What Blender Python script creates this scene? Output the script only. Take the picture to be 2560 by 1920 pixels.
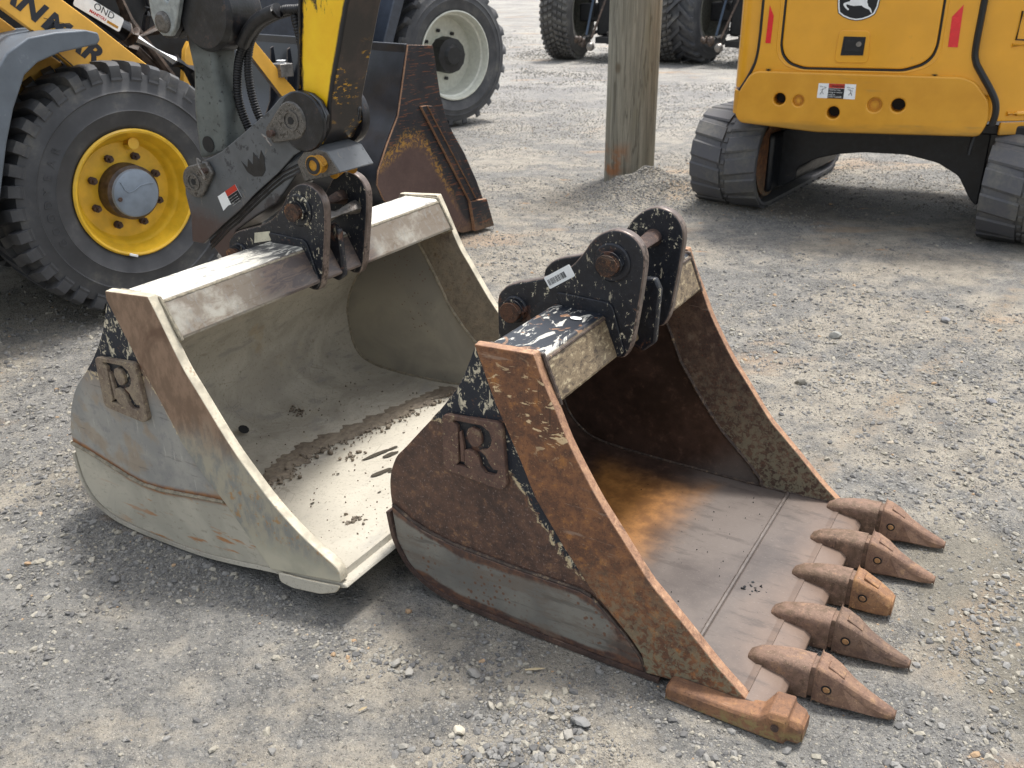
import bpy, bmesh, math, random
import numpy as np
from mathutils import Vector, Matrix, noise as mnoise
for o in list(bpy.data.objects): bpy.data.objects.remove(o)
S = bpy.context.scene
COL = S.collection
random.seed(7); RNG = np.random.default_rng(7)
R = math.radians
# ------------------------------------------------------------------ camera
cam_d = bpy.data.cameras.new('camera'); cam = bpy.data.objects.new('camera', cam_d); COL.objects.link(cam)
S.camera = cam
cam_d.sensor_fit = 'HORIZONTAL'; cam_d.sensor_width = 36; cam_d.lens = 32.55
cam_d.clip_start = 0.05; cam_d.clip_end = 2000
cam.location = (0, 0, 1.6)
cam.rotation_euler = (Matrix.Rotation(R(90 - 24.45), 4, 'X') @ Matrix.Rotation(R(-0.57), 4, 'Z')).to_euler()
cam_d.dof.use_dof = True; cam_d.dof.focus_distance = 2.5; cam_d.dof.aperture_fstop = 8
# ------------------------------------------------------------------ light: high hazy sun from behind-right
SUN = Vector((0.20, 0.26, 1.0)).normalized()
W = bpy.data.worlds.new('World'); S.world = W; W.use_nodes = True
nt = W.node_tree; bg = nt.nodes['Background']; sky = nt.nodes.new('ShaderNodeTexSky')
sky.sky_type = 'NISHITA'; sky.sun_disc = False
sky.sun_elevation = math.asin(SUN.z); sky.sun_rotation = math.atan2(SUN.x, SUN.y)
sky.air_density = 1.6; sky.dust_density = 4.0; sky.ozone_density = 1.0
hsv = nt.nodes.new('ShaderNodeHueSaturation'); hsv.inputs['Saturation'].default_value = 0.42   # thin bright cloud
nt.links.new(sky.outputs[0], hsv.inputs['Color']); nt.links.new(hsv.outputs[0], bg.inputs[0]); bg.inputs[1].default_value = 0.15
sd = bpy.data.lights.new('sun', 'SUN'); sd.energy = 2.2; sd.angle = R(9); sd.color = (1, 0.97, 0.925)
so = bpy.data.objects.new('sun', sd); COL.objects.link(so); so.rotation_euler = SUN.to_track_quat('Z', 'Y').to_euler(); so.location = (2, 3, 8)
S.view_settings.view_transform = 'Standard'; S.view_settings.look = 'None'
S.view_settings.exposure = 0.72; S.view_settings.gamma = 1; S.view_settings.use_curve_mapping = False
# ------------------------------------------------------------------ material helpers
def hx(h):
    h = h.lstrip('#'); v = [int(h[i:i+2], 16) / 255 for i in (0, 2, 4)]
    return tuple((c / 12.92 if c <= 0.04045 else ((c + 0.055) / 1.055) ** 2.4) for c in v) + (1,)
class X:
    nt = None
    def __init__(s, k): s.k = k
    def _m(s, op, *o, clamp=False):
        n = X.nt.nodes.new('ShaderNodeMath'); n.operation = op; n.use_clamp = clamp
        for i, v in enumerate((s,) + o):
            if isinstance(v, X): X.nt.links.new(v.k, n.inputs[i])
            else: n.inputs[i].default_value = v
        return X(n.outputs[0])
    def __add__(s, o): return s._m('ADD', o)
    __radd__ = __add__
    def __mul__(s, o): return s._m('MULTIPLY', o)
    __rmul__ = __mul__
    def __sub__(s, o): return s._m('SUBTRACT', o)
    def __rsub__(s, o): return (s * -1.0) + o
    def __truediv__(s, o): return s._m('DIVIDE', o)
    def abs(s): return s._m('ABSOLUTE')
    def mx(s, o): return s._m('MAXIMUM', o)
    def mn(s, o): return s._m('MINIMUM', o)
    def ss(s, a, b):
        n = X.nt.nodes.new('ShaderNodeMapRange'); n.interpolation_type = 'SMOOTHSTEP'
        X.nt.links.new(s.k, n.inputs[0])
        if a < b: n.inputs[1].default_value = a; n.inputs[2].default_value = b; n.inputs[3].default_value = 0; n.inputs[4].default_value = 1
        else: n.inputs[1].default_value = b; n.inputs[2].default_value = a; n.inputs[3].default_value = 1; n.inputs[4].default_value = 0
        return X(n.outputs[0])
    def band(s, a, b, e=0.01): return s.ss(a - e, a + e) * s.ss(b + e, b - e)
def vec(stretch=(1, 1, 1), off=(0, 0, 0), rot=(0, 0, 0)):
    tc = X.nt.nodes.new('ShaderNodeTexCoord'); m = X.nt.nodes.new('ShaderNodeMapping')
    m.inputs['Scale'].default_value = stretch; m.inputs['Location'].default_value = off; m.inputs['Rotation'].default_value = rot
    X.nt.links.new(tc.outputs['Object'], m.inputs[0]); return m.outputs[0]
def xyz():
    s = X.nt.nodes.new('ShaderNodeSeparateXYZ'); X.nt.links.new(vec(), s.inputs[0]); return [X(s.outputs[i]) for i in range(3)]
def nz(scale, detail=4, rough=.55, stretch=(1, 1, 1), off=0, rot=(0, 0, 0), dist=0):
    n = X.nt.nodes.new('ShaderNodeTexNoise'); n.inputs['Scale'].default_value = scale; n.inputs['Detail'].default_value = detail
    n.inputs['Roughness'].default_value = rough; n.inputs['Distortion'].default_value = dist
    X.nt.links.new(vec(stretch, (off, off * .7, off * 1.3), rot), n.inputs['Vector']); return X(n.outputs[0])
def vor(scale, feature='F1', out='Distance', stretch=(1, 1, 1), rnd=1):
    n = X.nt.nodes.new('ShaderNodeTexVoronoi'); n.feature = feature; n.inputs['Scale'].default_value = scale; n.inputs['Randomness'].default_value = rnd
    X.nt.links.new(vec(stretch), n.inputs['Vector']); return X(n.outputs[out])
def mix(a, b, f):
    n = X.nt.nodes.new('ShaderNodeMix'); n.data_type = 'RGBA'
    for i, v in ((6, a), (7, b)):
        if isinstance(v, X): X.nt.links.new(v.k, n.inputs[i])
        else: n.inputs[i].default_value = hx(v) if isinstance(v, str) else v
    if isinstance(f, X): X.nt.links.new(f.k, n.inputs[0])
    else: n.inputs[0].default_value = f
    return X(n.outputs[2])
def curve(x, pts, lo, hi):
    'value of a polyline (pts = x,value) at x; value scaled from [lo,hi]'
    x0, x1 = pts[0][0], pts[-1][0]
    n = X.nt.nodes.new('ShaderNodeFloatCurve'); c = n.mapping.curves[0]
    P = [((p[0] - x0) / (x1 - x0), (p[1] - lo) / (hi - lo)) for p in pts]
    c.points[0].location = P[0]; c.points[1].location = P[-1]
    for p in P[1:-1]: c.points.new(*p)
    for p in c.points: p.handle_type = 'AUTO'
    n.mapping.update()
    X.nt.links.new(((x - x0) * (1 / (x1 - x0))).k, n.inputs['Value'])
    return X(n.outputs[0]) * (hi - lo) + lo
def geo(out):
    g = X.nt.nodes.new('ShaderNodeNewGeometry'); return X(g.outputs[out])
def mat(name, f):
    m = bpy.data.materials.new(name); m.use_nodes = True; X.nt = m.node_tree
    bs = m.node_tree.nodes['Principled BSDF']; r = f()
    def put(sock, v):
        if isinstance(v, X): X.nt.links.new(v.k, bs.inputs[sock])
        elif isinstance(v, str): bs.inputs[sock].default_value = hx(v)
        else: bs.inputs[sock].default_value = v
    put('Base Color', r['c']); put('Roughness', r.get('r', .6)); put('Metallic', r.get('m', 0.0))
    if 'coat' in r: put('Coat Weight', r['coat']); bs.inputs['Coat Roughness'].default_value = .12
    if 'spec' in r: put('Specular IOR Level', r['spec'])
    if 'b' in r:
        h, st, d = r['b']; n = X.nt.nodes.new('ShaderNodeBump'); n.inputs['Strength'].default_value = st; n.inputs['Distance'].default_value = d
        X.nt.links.new(h.k, n.inputs['Height']); X.nt.links.new(n.outputs[0], bs.inputs['Normal'])
    return m
def plain(name, col, rough=.6, metal=0.0, var=.12, scale=25, bump=.0015, grime=None, coat=None):
    def f():
        n1 = nz(scale, 5); n2 = nz(scale * 6, 3, off=3)
        a = hx(col); dk = tuple(v * (1 - var * 2) for v in a[:3]) + (1,); lt = tuple(min(1, v * (1 + var * 1.4)) for v in a[:3]) + (1,)
        c = mix(dk, lt, n1.ss(.3, .7))
        if grime: c = mix(c, grime[0], (n1 * .6 + n2 * .4).ss(grime[1], grime[1] + .12) * grime[2])
        d = dict(c=c, r=(n1 * .25 + (rough - .12)), m=metal, b=(n2 + n1 * .5, .4, bump))
        if coat: d['coat'] = coat
        return d
    return mat(name, f)
# ------------------------------------------------------------------ geometry helpers
def tag(o, label=None, cat=None, group=None, kind=None):
    if label: o['label'] = label
    if cat: o['category'] = cat
    if group: o['group'] = group
    if kind: o['kind'] = kind
    return o
def empty(name, loc, rz=0, parent=None):
    o = bpy.data.objects.new(name, None); COL.objects.link(o); o.location = loc; o.rotation_euler = (0, 0, rz); o.empty_display_size = .1
    if parent: o.parent = parent
    return o
def link(name, me, mats, parent=None, smooth=35, bevel=0, bseg=2):
    o = bpy.data.objects.new(name, me); COL.objects.link(o)
    for m in (mats if isinstance(mats, (list, tuple)) else [mats]): me.materials.append(m)
    if parent: o.parent = parent
    if smooth:
        me.polygons.foreach_set('use_smooth', [True] * len(me.polygons)); me.set_sharp_from_angle(angle=R(smooth))
    if bevel:
        b = o.modifiers.new('bevel', 'BEVEL'); b.width = bevel; b.segments = bseg; b.limit_method = 'ANGLE'; b.angle_limit = R(38)
        b.harden_normals = False
    return o
def mesh(name, v, f, mats, parent=None, M=None, mi=None, **k):
    me = bpy.data.meshes.new(name)
    if M is not None: v = [M @ Vector(p) for p in v]
    me.from_pydata([tuple(p) for p in v], [], f)
    if mi: me.polygons.foreach_set('material_index', mi)
    me.update(); return link(name, me, mats, parent, **k)
def smooth_line(pts, n=6, closed=False):
    'Catmull-Rom through the points'
    P = [Vector(p) for p in pts]; out = []
    m = len(P) if closed else len(P) - 1
    for i in range(m):
        a = P[i - 1] if (i or closed) else P[0] * 2 - P[1]; b = P[i]; c = P[(i + 1) % len(P)]
        d = P[(i + 2) % len(P)] if (closed or i + 2 < len(P)) else P[-1] * 2 - P[-2]
        for k in range(n):
            t = k / n
            out.append(.5 * (2 * b + (c - a) * t + (2 * a - 5 * b + 4 * c - d) * t * t + (3 * b - a - 3 * c + d) * t ** 3))
    if not closed: out.append(P[-1])
    return out
def rounded(pts, r, n=4):
    'fillet every corner of a closed 2D outline'
    P = [Vector(p) for p in pts]; out = []
    for i, b in enumerate(P):
        a = P[i - 1]; c = P[(i + 1) % len(P)]; u = (a - b); v = (c - b)
        rr = min(r, u.length * .45, v.length * .45)
        p = b + u.normalized() * rr; q = b + v.normalized() * rr
        for k in range(n + 1):
            t = k / n; out.append((p * (1 - t) ** 2 + b * 2 * t * (1 - t) + q * t * t)[:])
    return out
def plate(name, out, y0, y1, mats, parent=None, M=None, bevel=.002, **k):
    'outline in x,z extruded along y; second material on the cut edge'
    n = len(out); v = [(p[0], y0, p[1]) for p in out] + [(p[0], y1, p[1]) for p in out]
    area = sum(out[i][0] * out[(i + 1) % n][1] - out[(i + 1) % n][0] * out[i][1] for i in range(n))
    rng = list(range(n))
    if area < 0:
        v = [v[n - 1 - i] for i in range(n)] + [v[2 * n - 1 - i] for i in range(n)]
    f = [tuple(rng), tuple(n + i for i in reversed(rng))] + [(i, n + i, n + (i + 1) % n, (i + 1) % n) for i in rng]
    mi = [0, 0] + ([1] * n if isinstance(mats, (list, tuple)) and len(mats) > 1 else [0] * n)
    return mesh(name, v, f, mats, parent, M, mi, bevel=bevel, **k)
def box(name, lo, hi, m, parent=None, M=None, bevel=.003, **k):
    return plate(name, [(lo[0], lo[2]), (hi[0], lo[2]), (hi[0], hi[2]), (lo[0], hi[2])], lo[1], hi[1], m, parent, M, bevel, **k)
def frame_of(d, up=Vector((0, 0, 1))):
    d = Vector(d).normalized()
    if abs(d.dot(up)) > .98: up = Vector((1, 0, 0))
    a = d.cross(up).normalized(); return a, a.cross(d).normalized()
def tube_vf(pts, r, seg=10, caps=True):
    P = [Vector(p) for p in pts]; v = []; f = []; a = None
    for i, p in enumerate(P):
        d = (P[min(i + 1, len(P) - 1)] - P[max(i - 1, 0)]).normalized()
        if a is None: a, b = frame_of(d)
        else: a = (a - d * a.dot(d)).normalized(); b = a.cross(d).normalized() * -1; b = d.cross(a)
        rr = r[i] if isinstance(r, (list, tuple)) else r
        for k in range(seg):
            t = 2 * math.pi * k / seg; v.append(p + a * (math.cos(t) * rr) + b * (math.sin(t) * rr))
    for i in range(len(P) - 1):
        for k in range(seg):
            k2 = (k + 1) % seg; f.append((i * seg + k, i * seg + k2, (i + 1) * seg + k2, (i + 1) * seg + k))
    if caps: f += [tuple(reversed(range(seg))), tuple((len(P) - 1) * seg + k for k in range(seg))]
    return v, f
def tube(name, pts, r, m, parent=None, M=None, seg=10, **k):
    v, f = tube_vf(pts, r, seg); return mesh(name, v, f, m, parent, M, **k)
def cyl(name, p0, p1, r, m, parent=None, M=None, seg=24, bevel=.002, **k):
    v, f = tube_vf([p0, p1], r, seg); return mesh(name, v, f, m, parent, M, bevel=bevel, **k)
def weld(name, pts, r, m, parent=None, M=None):
    'wobbly weld bead'
    P = [Vector(p) for p in pts]; Q = []
    for a, b in zip(P, P[1:]):
        n = max(1, int((b - a).length / .006))
        Q += [a.lerp(b, i / n) for i in range(n)]
    Q.append(P[-1]); rr = [r * (.85 + .3 * random.random()) for _ in Q]
    v, f = tube_vf(Q, rr, 7); return mesh(name, v, f, m, parent, M)
def revolve(name, prof, c, axis_y, m, parent=None, M=None, seg=64, mi=None, **k):
    'prof: (radius, y) ; about the y axis through c=(x,z)'
    v = []; f = []; n = len(prof); ml = []
    for i in range(seg):
        t = 2 * math.pi * i / seg
        for r, y in prof: v.append((c[0] + r * math.cos(t), axis_y + y, c[1] + r * math.sin(t)))
    for i in range(seg):
        j = (i + 1) % seg
        for q in range(n - 1):
            f.append((i * n + q, i * n + q + 1, j * n + q + 1, j * n + q)); ml.append(mi[q] if mi else 0)
    return mesh(name, v, f, m, parent, M, ml, **k)
def merge(parts):
    V = []; F = []
    for v, f in parts:
        o = len(V); V += [Vector(p) for p in v]; F += [tuple(i + o for i in q) for q in f]
    return V, F
def box_vf(lo, hi, M=None):
    v = [Vector((x, y, z)) for z in (lo[2], hi[2]) for y in (lo[1], hi[1]) for x in (lo[0], hi[0])]
    if M is not None: v = [M @ p for p in v]
    return v, [(0, 2, 3, 1), (4, 5, 7, 6), (0, 1, 5, 4), (2, 6, 7, 3), (0, 4, 6, 2), (1, 3, 7, 5)]
def holed(name, loops, y0, y1, m, parent=None, M=None, bev=0):
    'filled outline with holes (loops of x,z), thick from y0 to y1'
    cu = bpy.data.curves.new(name, 'CURVE'); cu.dimensions = '2D'; cu.fill_mode = 'BOTH'; cu.extrude = (y1 - y0) / 2 - bev
    cu.bevel_depth = bev; cu.bevel_resolution = 2; cu.offset = -bev
    for L in loops:
        s = cu.splines.new('POLY'); s.points.add(len(L) - 1); s.use_cyclic_u = True
        for i, p in enumerate(L): s.points[i].co = (p[0], p[1], 0, 1)
    o = bpy.data.objects.new(name, cu); COL.objects.link(o)
    dg = bpy.context.evaluated_depsgraph_get(); dg.update()
    me = bpy.data.meshes.new_from_object(o.evaluated_get(dg)); bpy.data.objects.remove(o)
    me.transform(Matrix.Translation((0, (y0 + y1) / 2, 0)) @ Matrix.Rotation(R(90), 4, 'X'))
    if M is not None: me.transform(M)
    me.materials.clear()
    return link(name, me, m, parent)
def text(name, s, M, size, m, parent=None, ex=.0006, sx=1, shear=0, sp=1, bold=0, al='LEFT'):
    'flat lettering in the xz plane of matrix M, facing -y'
    cu = bpy.data.curves.new(name, 'FONT'); cu.body = s; cu.size = size; cu.extrude = ex; cu.shear = shear; cu.space_character = sp; cu.offset = bold; cu.align_x = al
    o = bpy.data.objects.new(name, cu); COL.objects.link(o)
    dg = bpy.context.evaluated_depsgraph_get(); dg.update()
    me = bpy.data.meshes.new_from_object(o.evaluated_get(dg)); bpy.data.objects.remove(o)
    me.transform(M @ Matrix.Rotation(R(90), 4, 'X') @ Matrix.Diagonal((sx, 1, 1, 1))); me.materials.clear()
    return link(name, me, m, parent, smooth=0)
def circ(cx, cz, r, n=28): return [(cx + r * math.cos(2 * math.pi * i / n), cz + r * math.sin(2 * math.pi * i / n)) for i in range(n)]
def RT(x, y, z, rx=0, ry=0, rz=0): return Matrix.Translation((x, y, z)) @ Matrix.Rotation(rz, 4, 'Z') @ Matrix.Rotation(ry, 4, 'Y') @ Matrix.Rotation(rx, 4, 'X')
# ------------------------------------------------------------------ worn steel materials
def paint_chips(base, x, z, m):
    'black paint remains with cream primer scratches, inside mask m'
    s1 = nz(16, 6, .7, (1, 1, 1), 4, dist=1.2); s2 = nz(48, 6, .75, (1, 1, .7), 9, (0, .5, 0), dist=1.0); s3 = nz(42, 5, .7, (1, 1, .3), 15, (0, -.7, 0), dist=1.2); s4 = nz(9, 4, .65, off=81)
    edge = (m + (s1 - .5) * 1.1).ss(.42, .5)
    c = mix(base, '#1d222c', edge)
    scr = ((s2 + (s4 - .5) * .35).ss(.565, .60)).mx((s3 + (s4 - .5) * .2).ss(.62, .65)) * (m + (s1 - .5) * .9).ss(.25, .5)
    c = mix(c, '#cfc5ac', scr * .9); c = mix(c, '#7a543c', (s4 * .6 + s2 * .4).ss(.40, .36) * m.ss(.1, .4) * .9)
    rim = (m + (s1 - .5) * 1.1).band(.36, .46, .02) * s2.ss(.46, .54)
    return mix(c, '#cbb892', rim * .8)
def m_rust(name, a, b, c3, scale=30, speck=None, z_mottle=None, scratches=None, rough=.78):
    def f():
        x, y, z = xyz()
        n1 = nz(5, 5, .6); n2 = nz(scale, 6, .7, off=5); n3 = nz(scale * 5, 3, .6, off=11)
        n4 = nz(220, 3, .7, off=27); n5 = nz(14, 6, .75, off=41, dist=.8)
        col = mix(a, b, (n1 * .35 + n2 * .65).ss(.40, .58)); col = mix(col, c3, n2.ss(.53, .66) * n5.ss(.42, .6) * .9)
        col = mix(col, '#4a3a34', n5.ss(.55, .66) * .45); col = mix(col, b, n4.ss(.56, .68) * .6); col = mix(col, '#2c201b', n4.ss(.42, .34) * .5)
        if z_mottle:
            cc, z0, z1 = z_mottle; mk = (z * -1 + (n1 - .5) * .25).ss(-z1, -z0)
            col = mix(col, cc, mk * nz(60, 4, .7, off=8, dist=.6).ss(.44, .56) * .85)
        if scratches:
            z0, z1 = scratches; s2 = nz(24, 4, .6, (.7, 1, 1.5), 2, (0, -.9, 0), dist=1.6); s1 = nz(7, 3, off=21)
            col = mix(col, '#dfc49a', s2.ss(.585, .62) * s1.ss(.38, .52) * z.band(z0, z1, .05) * .95)
        if speck: col = mix(col, speck, n3.ss(.62, .72) * .6)
        sa = nz(60, 4, .7, (.10, 1, 1), 61, (0, -.95, 0)); sb = nz(60, 4, .7, (1, 1, .08), 67, (0, .35, 0)); sk = nz(4, 3, off=71)
        col = mix(col, '#9c8674', sa.ss(.62, .68) * sk.ss(.45, .6) * .55); col = mix(col, '#2f2520', sb.ss(.61, .68) * sk.ss(.55, .42) * .5)
        col = mix(col, '#1c1310', nz(11, 5, .7, off=31).ss(.62, .76) * .55)
        return dict(c=col, r=n2 * .3 + (rough - .15), b=(n3 * .5 + n2 + n4 * .4, .7, .0024))
    return mat(name, f)
RUST = m_rust('orange_rust', '#5f4232', '#865c3f', '#ab7540', z_mottle=('#7f7c66', .0, .36), scratches=(.56, .75), speck='#b08a66')
RUST_EDGE = m_rust('edge_rust', '#8f6b54', '#ab8466', '#c8a080', scale=60, rough=.6)
RUST_DARK = m_rust('dark_rust', '#3a2d29', '#524038', '#6b5040', speck='#8a6a55')
RUST_CAST = m_rust('cast_rust', '#6e5446', '#876a56', '#9c7c5c', scale=40, speck='#b8977a')
RUST_TAN = m_rust('tan_rust', '#936d4c', '#ae8558', '#c0985f', scale=40, speck='#d0ab80')
TOOTH_B = m_rust('brown_tooth_rust', '#5d493e', '#77604f', '#8f7258', scale=40, speck='#b09080')
def f_side1():
    x, y, z = xyz()
    n1 = nz(5, 5, .6, off=2); n2 = nz(34, 6, .7, off=5); n3 = nz(150, 3, .6, off=11)
    col = mix('#43332d', '#63493c', (n1 * .4 + n2 * .6).ss(.40, .58)); col = mix(col, '#8c6a4c', n2.ss(.54, .66) * nz(12, 5, .7, off=44).ss(.42, .58) * .9); col = mix(col, '#95827a', n3.ss(.58, .68) * .6); col = mix(col, '#2a1f1c', nz(220, 3, .7, off=50).ss(.60, .70) * .5)
    # paint survives in the corner above the emblem and along the side cutter
    front = curve(z, [(0, -.24), (.1, -.30), (.2, -.40), (.3, -.482), (.42, -.563), (.5, -.60), (.65, -.672), (.8, -.745)], -1, 0)
    near = ((x - front) * -1)
    m = z.ss(.40, .60) * near.ss(.40, .05).mx(z.ss(.60, .70)) + near.ss(.09, .0) * z.ss(.12, .3) * .62
    return dict(c=paint_chips(col, x, z, m.mn(1.0)), r=n2 * .3 + .5, b=(n3 * .6 + n2, .75, .0022))
SIDE1 = mat('rust_with_paint', f_side1)
def f_wear1():
    x, y, z = xyz(); n1 = nz(6, 5, .6); n2 = nz(40, 5, .7, off=5)
    edge = ((z - curve(x, [(-1.03, .02), (-.93, .05), (-.85, .03), (-.6, .012), (-.25, .01)], 0, .3)) * 1.0).ss(.006, .035)
    top = (curve(x, [(-1.03, .262), (-.813, .193), (-.634, .186), (-.438, .186), (-.30, .1), (-.25, .02)], 0, .3) - z).ss(.0, .035)
    right = x.ss(-.25, -.42)
    k = (edge * top * right + (n1 - .5) * 1.3 + (n2 - .5) * .6).ss(.38, .85)
    col = mix(mix('#4a3934', '#6b4c3b', n2.ss(.4, .65)), mix('#6c6a65', '#807d75', n1.ss(.35, .65)), k)
    col = mix(col, '#6d6258', nz(12, 5, .7, (.5, 1, 2), off=19).ss(.52, .64) * .6)
    pit = (vor(60).ss(.34, .18) * nz(7, 2, off=4).ss(.46, .54)).mx(nz(110, 4, .7, off=8).ss(.60, .68) * .7) * k
    col = mix(col, '#54504b', nz(40, 4, .7, (.12, 1, 1), off=95).ss(.58, .68) * .6)
    return dict(c=mix(col, '#6a4a38', pit * .9), r=n2 * .3 + .38, b=(n2, .3, .001))
WEAR1 = mat('polished_wear_steel', f_wear1)
def f_black(cream=.592, rust=.62):
    def f():
        x, y, z = xyz(); n1 = nz(9, 5, .65); n2 = nz(60, 6, .75, off=5, dist=.8); n3 = nz(70, 5, .7, (1, 1, .35), 9, (0, .6, 0), dist=1.2)
        col = mix('#15181f', '#20232b', n2.ss(.4, .6))
        col = mix(col, '#4a332a', (n1 * .6 + n2 * .4).ss(rust, rust + .06) * .9)
        n6 = nz(5, 4, .7, off=33); n7 = nz(70, 4, .6, (1, 1, .25), 19, (0, .8, 0))
        col = mix(col, '#d6cdb2', ((n2 * .55 + n3 * .45) + (n6 - .5) * .22).ss(cream - .012, cream + .02) * .9); col = mix(col, '#b9b09a', n7.ss(.64, .68) * .7); col = mix(col, '#6a4632', (n6 * -1 + n2 * .4).ss(-.20, -.14) * .7)
        return dict(c=col, r=n1 * .3 + .28, b=(n2, .4, .0015))
    return f
BLACK = mat('chipped_black_paint', f_black()); BLACKR = mat('black_paint_rusting', f_black(.63, .44))
def f_beam1():
    x, y, z = xyz(); n1 = nz(7, 5, .65); n2 = nz(75, 6, .8, (1, .5, 1), off=5, dist=.5); up = geo('Normal')
    s = X.nt.nodes.new('ShaderNodeSeparateXYZ'); X.nt.links.new(up.k, s.inputs[0]); nzz = X(s.outputs[2])
    front = mix(mix('#473b30', '#7b6b54', n2.ss(.38, .52)), '#b9ab8c', (n2 * .7 + nz(60, 4, .7, (1, .25, 1), off=83) * .3).ss(.53, .60) * .8)
    top = mix('#1b2029', '#c9c6bb', (nz(26, 6, .7, (1, .35, 1), off=3, dist=1.5)).ss(.56, .60) * .9); top = mix(top, '#8f6a4d', nz(14, 5, off=9, dist=2).ss(.60, .64) * .8)
    return dict(c=mix(front, top, nzz.ss(.5, .8)), r=n1 * .3 + .3, b=(n2, .35, .0012))
EARE = plain('worn_ear_edge', '#75675f', .34, .25, var=.25, scale=18, grime=('#2a2220', .50, .85))
BEAM1 = mat('beam_scraped_paint', f_beam1)
def f_in1():
    x, y, z = xyz(); n1 = nz(4, 5, .6); n2 = nz(30, 6, .7, off=5); n3 = nz(140, 3, .6, (1, 3, 1), off=11)
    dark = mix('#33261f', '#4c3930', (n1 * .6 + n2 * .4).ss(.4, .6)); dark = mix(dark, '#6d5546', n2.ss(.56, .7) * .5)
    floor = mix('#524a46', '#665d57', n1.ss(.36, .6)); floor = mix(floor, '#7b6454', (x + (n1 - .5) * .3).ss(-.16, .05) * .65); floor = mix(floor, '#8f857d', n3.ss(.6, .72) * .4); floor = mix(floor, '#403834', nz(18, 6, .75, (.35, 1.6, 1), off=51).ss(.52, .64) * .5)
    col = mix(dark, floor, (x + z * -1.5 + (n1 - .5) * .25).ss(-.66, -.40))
    org = (((x + .60).abs() * 3.2).mx((y - .62).abs() * 2.6) * -1 + 1.0 + (n1 - .5) * .7).ss(.25, .75)
    col = mix(col, mix('#85592c', '#a8743a', (n2 * .6 + n1 * .4).ss(.4, .6)), org * .8 * z.ss(.12, .05))
    col = mix(col, '#251f1c', vor(70, stretch=(1, 1.6, 1)).ss(.13, .07) * nz(30, 1, off=7).ss(.58, .64) * .9)
    return dict(c=col, r=n1 * .25 + .35, b=(n2 + n3 * .4, .35, .0012))
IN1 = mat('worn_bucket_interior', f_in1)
# clay-covered set for the mud bucket
def f_side2():
    x, y, z = xyz(); n1 = nz(5, 5, .6, off=2, dist=.6); n2 = nz(30, 6, .7, off=5); n3 = nz(26, 5, .6, (.25, 1, 1.6), off=8); n4 = nz(90, 4, .7, off=17)
    w = curve(x, [(-1.1, .262), (-1.0, .245), (-.898, .222), (-.754, .195), (-.66, .2), (-.567, .214), (-.403, .239), (0, .25)], 0, .4)
    up = mix('#8b8a86', '#a19e96', n1.ss(.35, .65)); up = mix(up, '#7d7b7c', n2.ss(.5, .66) * .6)
    up = mix(up, '#9a8468', (nz(9, 4, off=22).ss(.5, .62)) * .5)
    up = mix(up, '#7c6350', (z + (n1 - .5) * .3).ss(.42, .62) * .85)
    low = mix('#a5a092', '#bab4a4', n1.ss(.35, .62)); low = mix(low, '#a9713c', n3.ss(.56, .63) * (x + (n1 - .5) * .5).band(-.85, -.15, .12) * .85)
    low = mix(low, '#7f7a6c', nz(60, 5, .75, (.5, 1, 1), off=92).ss(.54, .66) * .5); up = mix(up, '#5f5c5a', nz(40, 4, .7, (.15, 1, 1), 93, (0, -.8, 0)).ss(.60, .68) * .5); up = mix(up, '#c0bcb0', nz(70, 4, .7, (1, 1, .12), 94, (0, -.5, 0)).ss(.62, .68) * .5)
    col = mix(low, up, (z - w + (n2 - .5) * .02).ss(-.03, .01))
    line = ((z - w).abs() + (n2 - .5) * .012).ss(.020, .006)
    col = mix(col, mix('#9a6736', '#7a4c2c', n2.ss(.4, .6)), line * .9)
    m = (z + (n1 - .5) * .1).ss(.42, .58) * (x * 1.0).ss(-.62, -.70).mx(z.ss(.58, .66)) * .8
    front = curve(z, [(.09, -.27), (.243, -.39), (.393, -.527), (.444, -.552), (.624, -.656), (.8, -.74)], -1, 0)
    m = m.mx(((x - front) * -1).ss(.05, .0) * z.ss(.25, .4) * .6)
    return dict(c=paint_chips(col, x, z, m), r=n2 * .2 + .6, b=(n4 * .5 + n1, .35, .002))
SIDE2 = mat('clay_smeared_steel', f_side2)
def f_strip2():
    x, y, z = xyz(); n1 = nz(5, 5, .6, off=2, dist=.8); n2 = nz(30, 6, .7, (1, 1, .5), off=5, rot=(0, .4, 0))
    br = mix('#765f4c', '#8f7560', n2.ss(.38, .62)); br = mix(br, '#5d4433', n1.ss(.55, .68) * .7)
    gr = mix('#85857f', '#a39c8a', n2.ss(.36, .6)); gr = mix(gr, '#a57a42', nz(40, 5, .7, off=12).ss(.54, .62) * .7 * z.band(.15, .33, .05))
    cl = mix('#a5a190', '#bab4a0', n1.ss(.35, .62))
    col = mix(gr, br, (z + (n1 - .5) * .25).ss(.36, .50)); col = mix(cl, col, (z + (n1 - .5) * .1).ss(.12, .20))
    return dict(c=col, r=n2 * .2 + .6, b=(n2, .35, .0015))
STRIP2 = mat('side_cutter_clay_and_rust', f_strip2)
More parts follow.
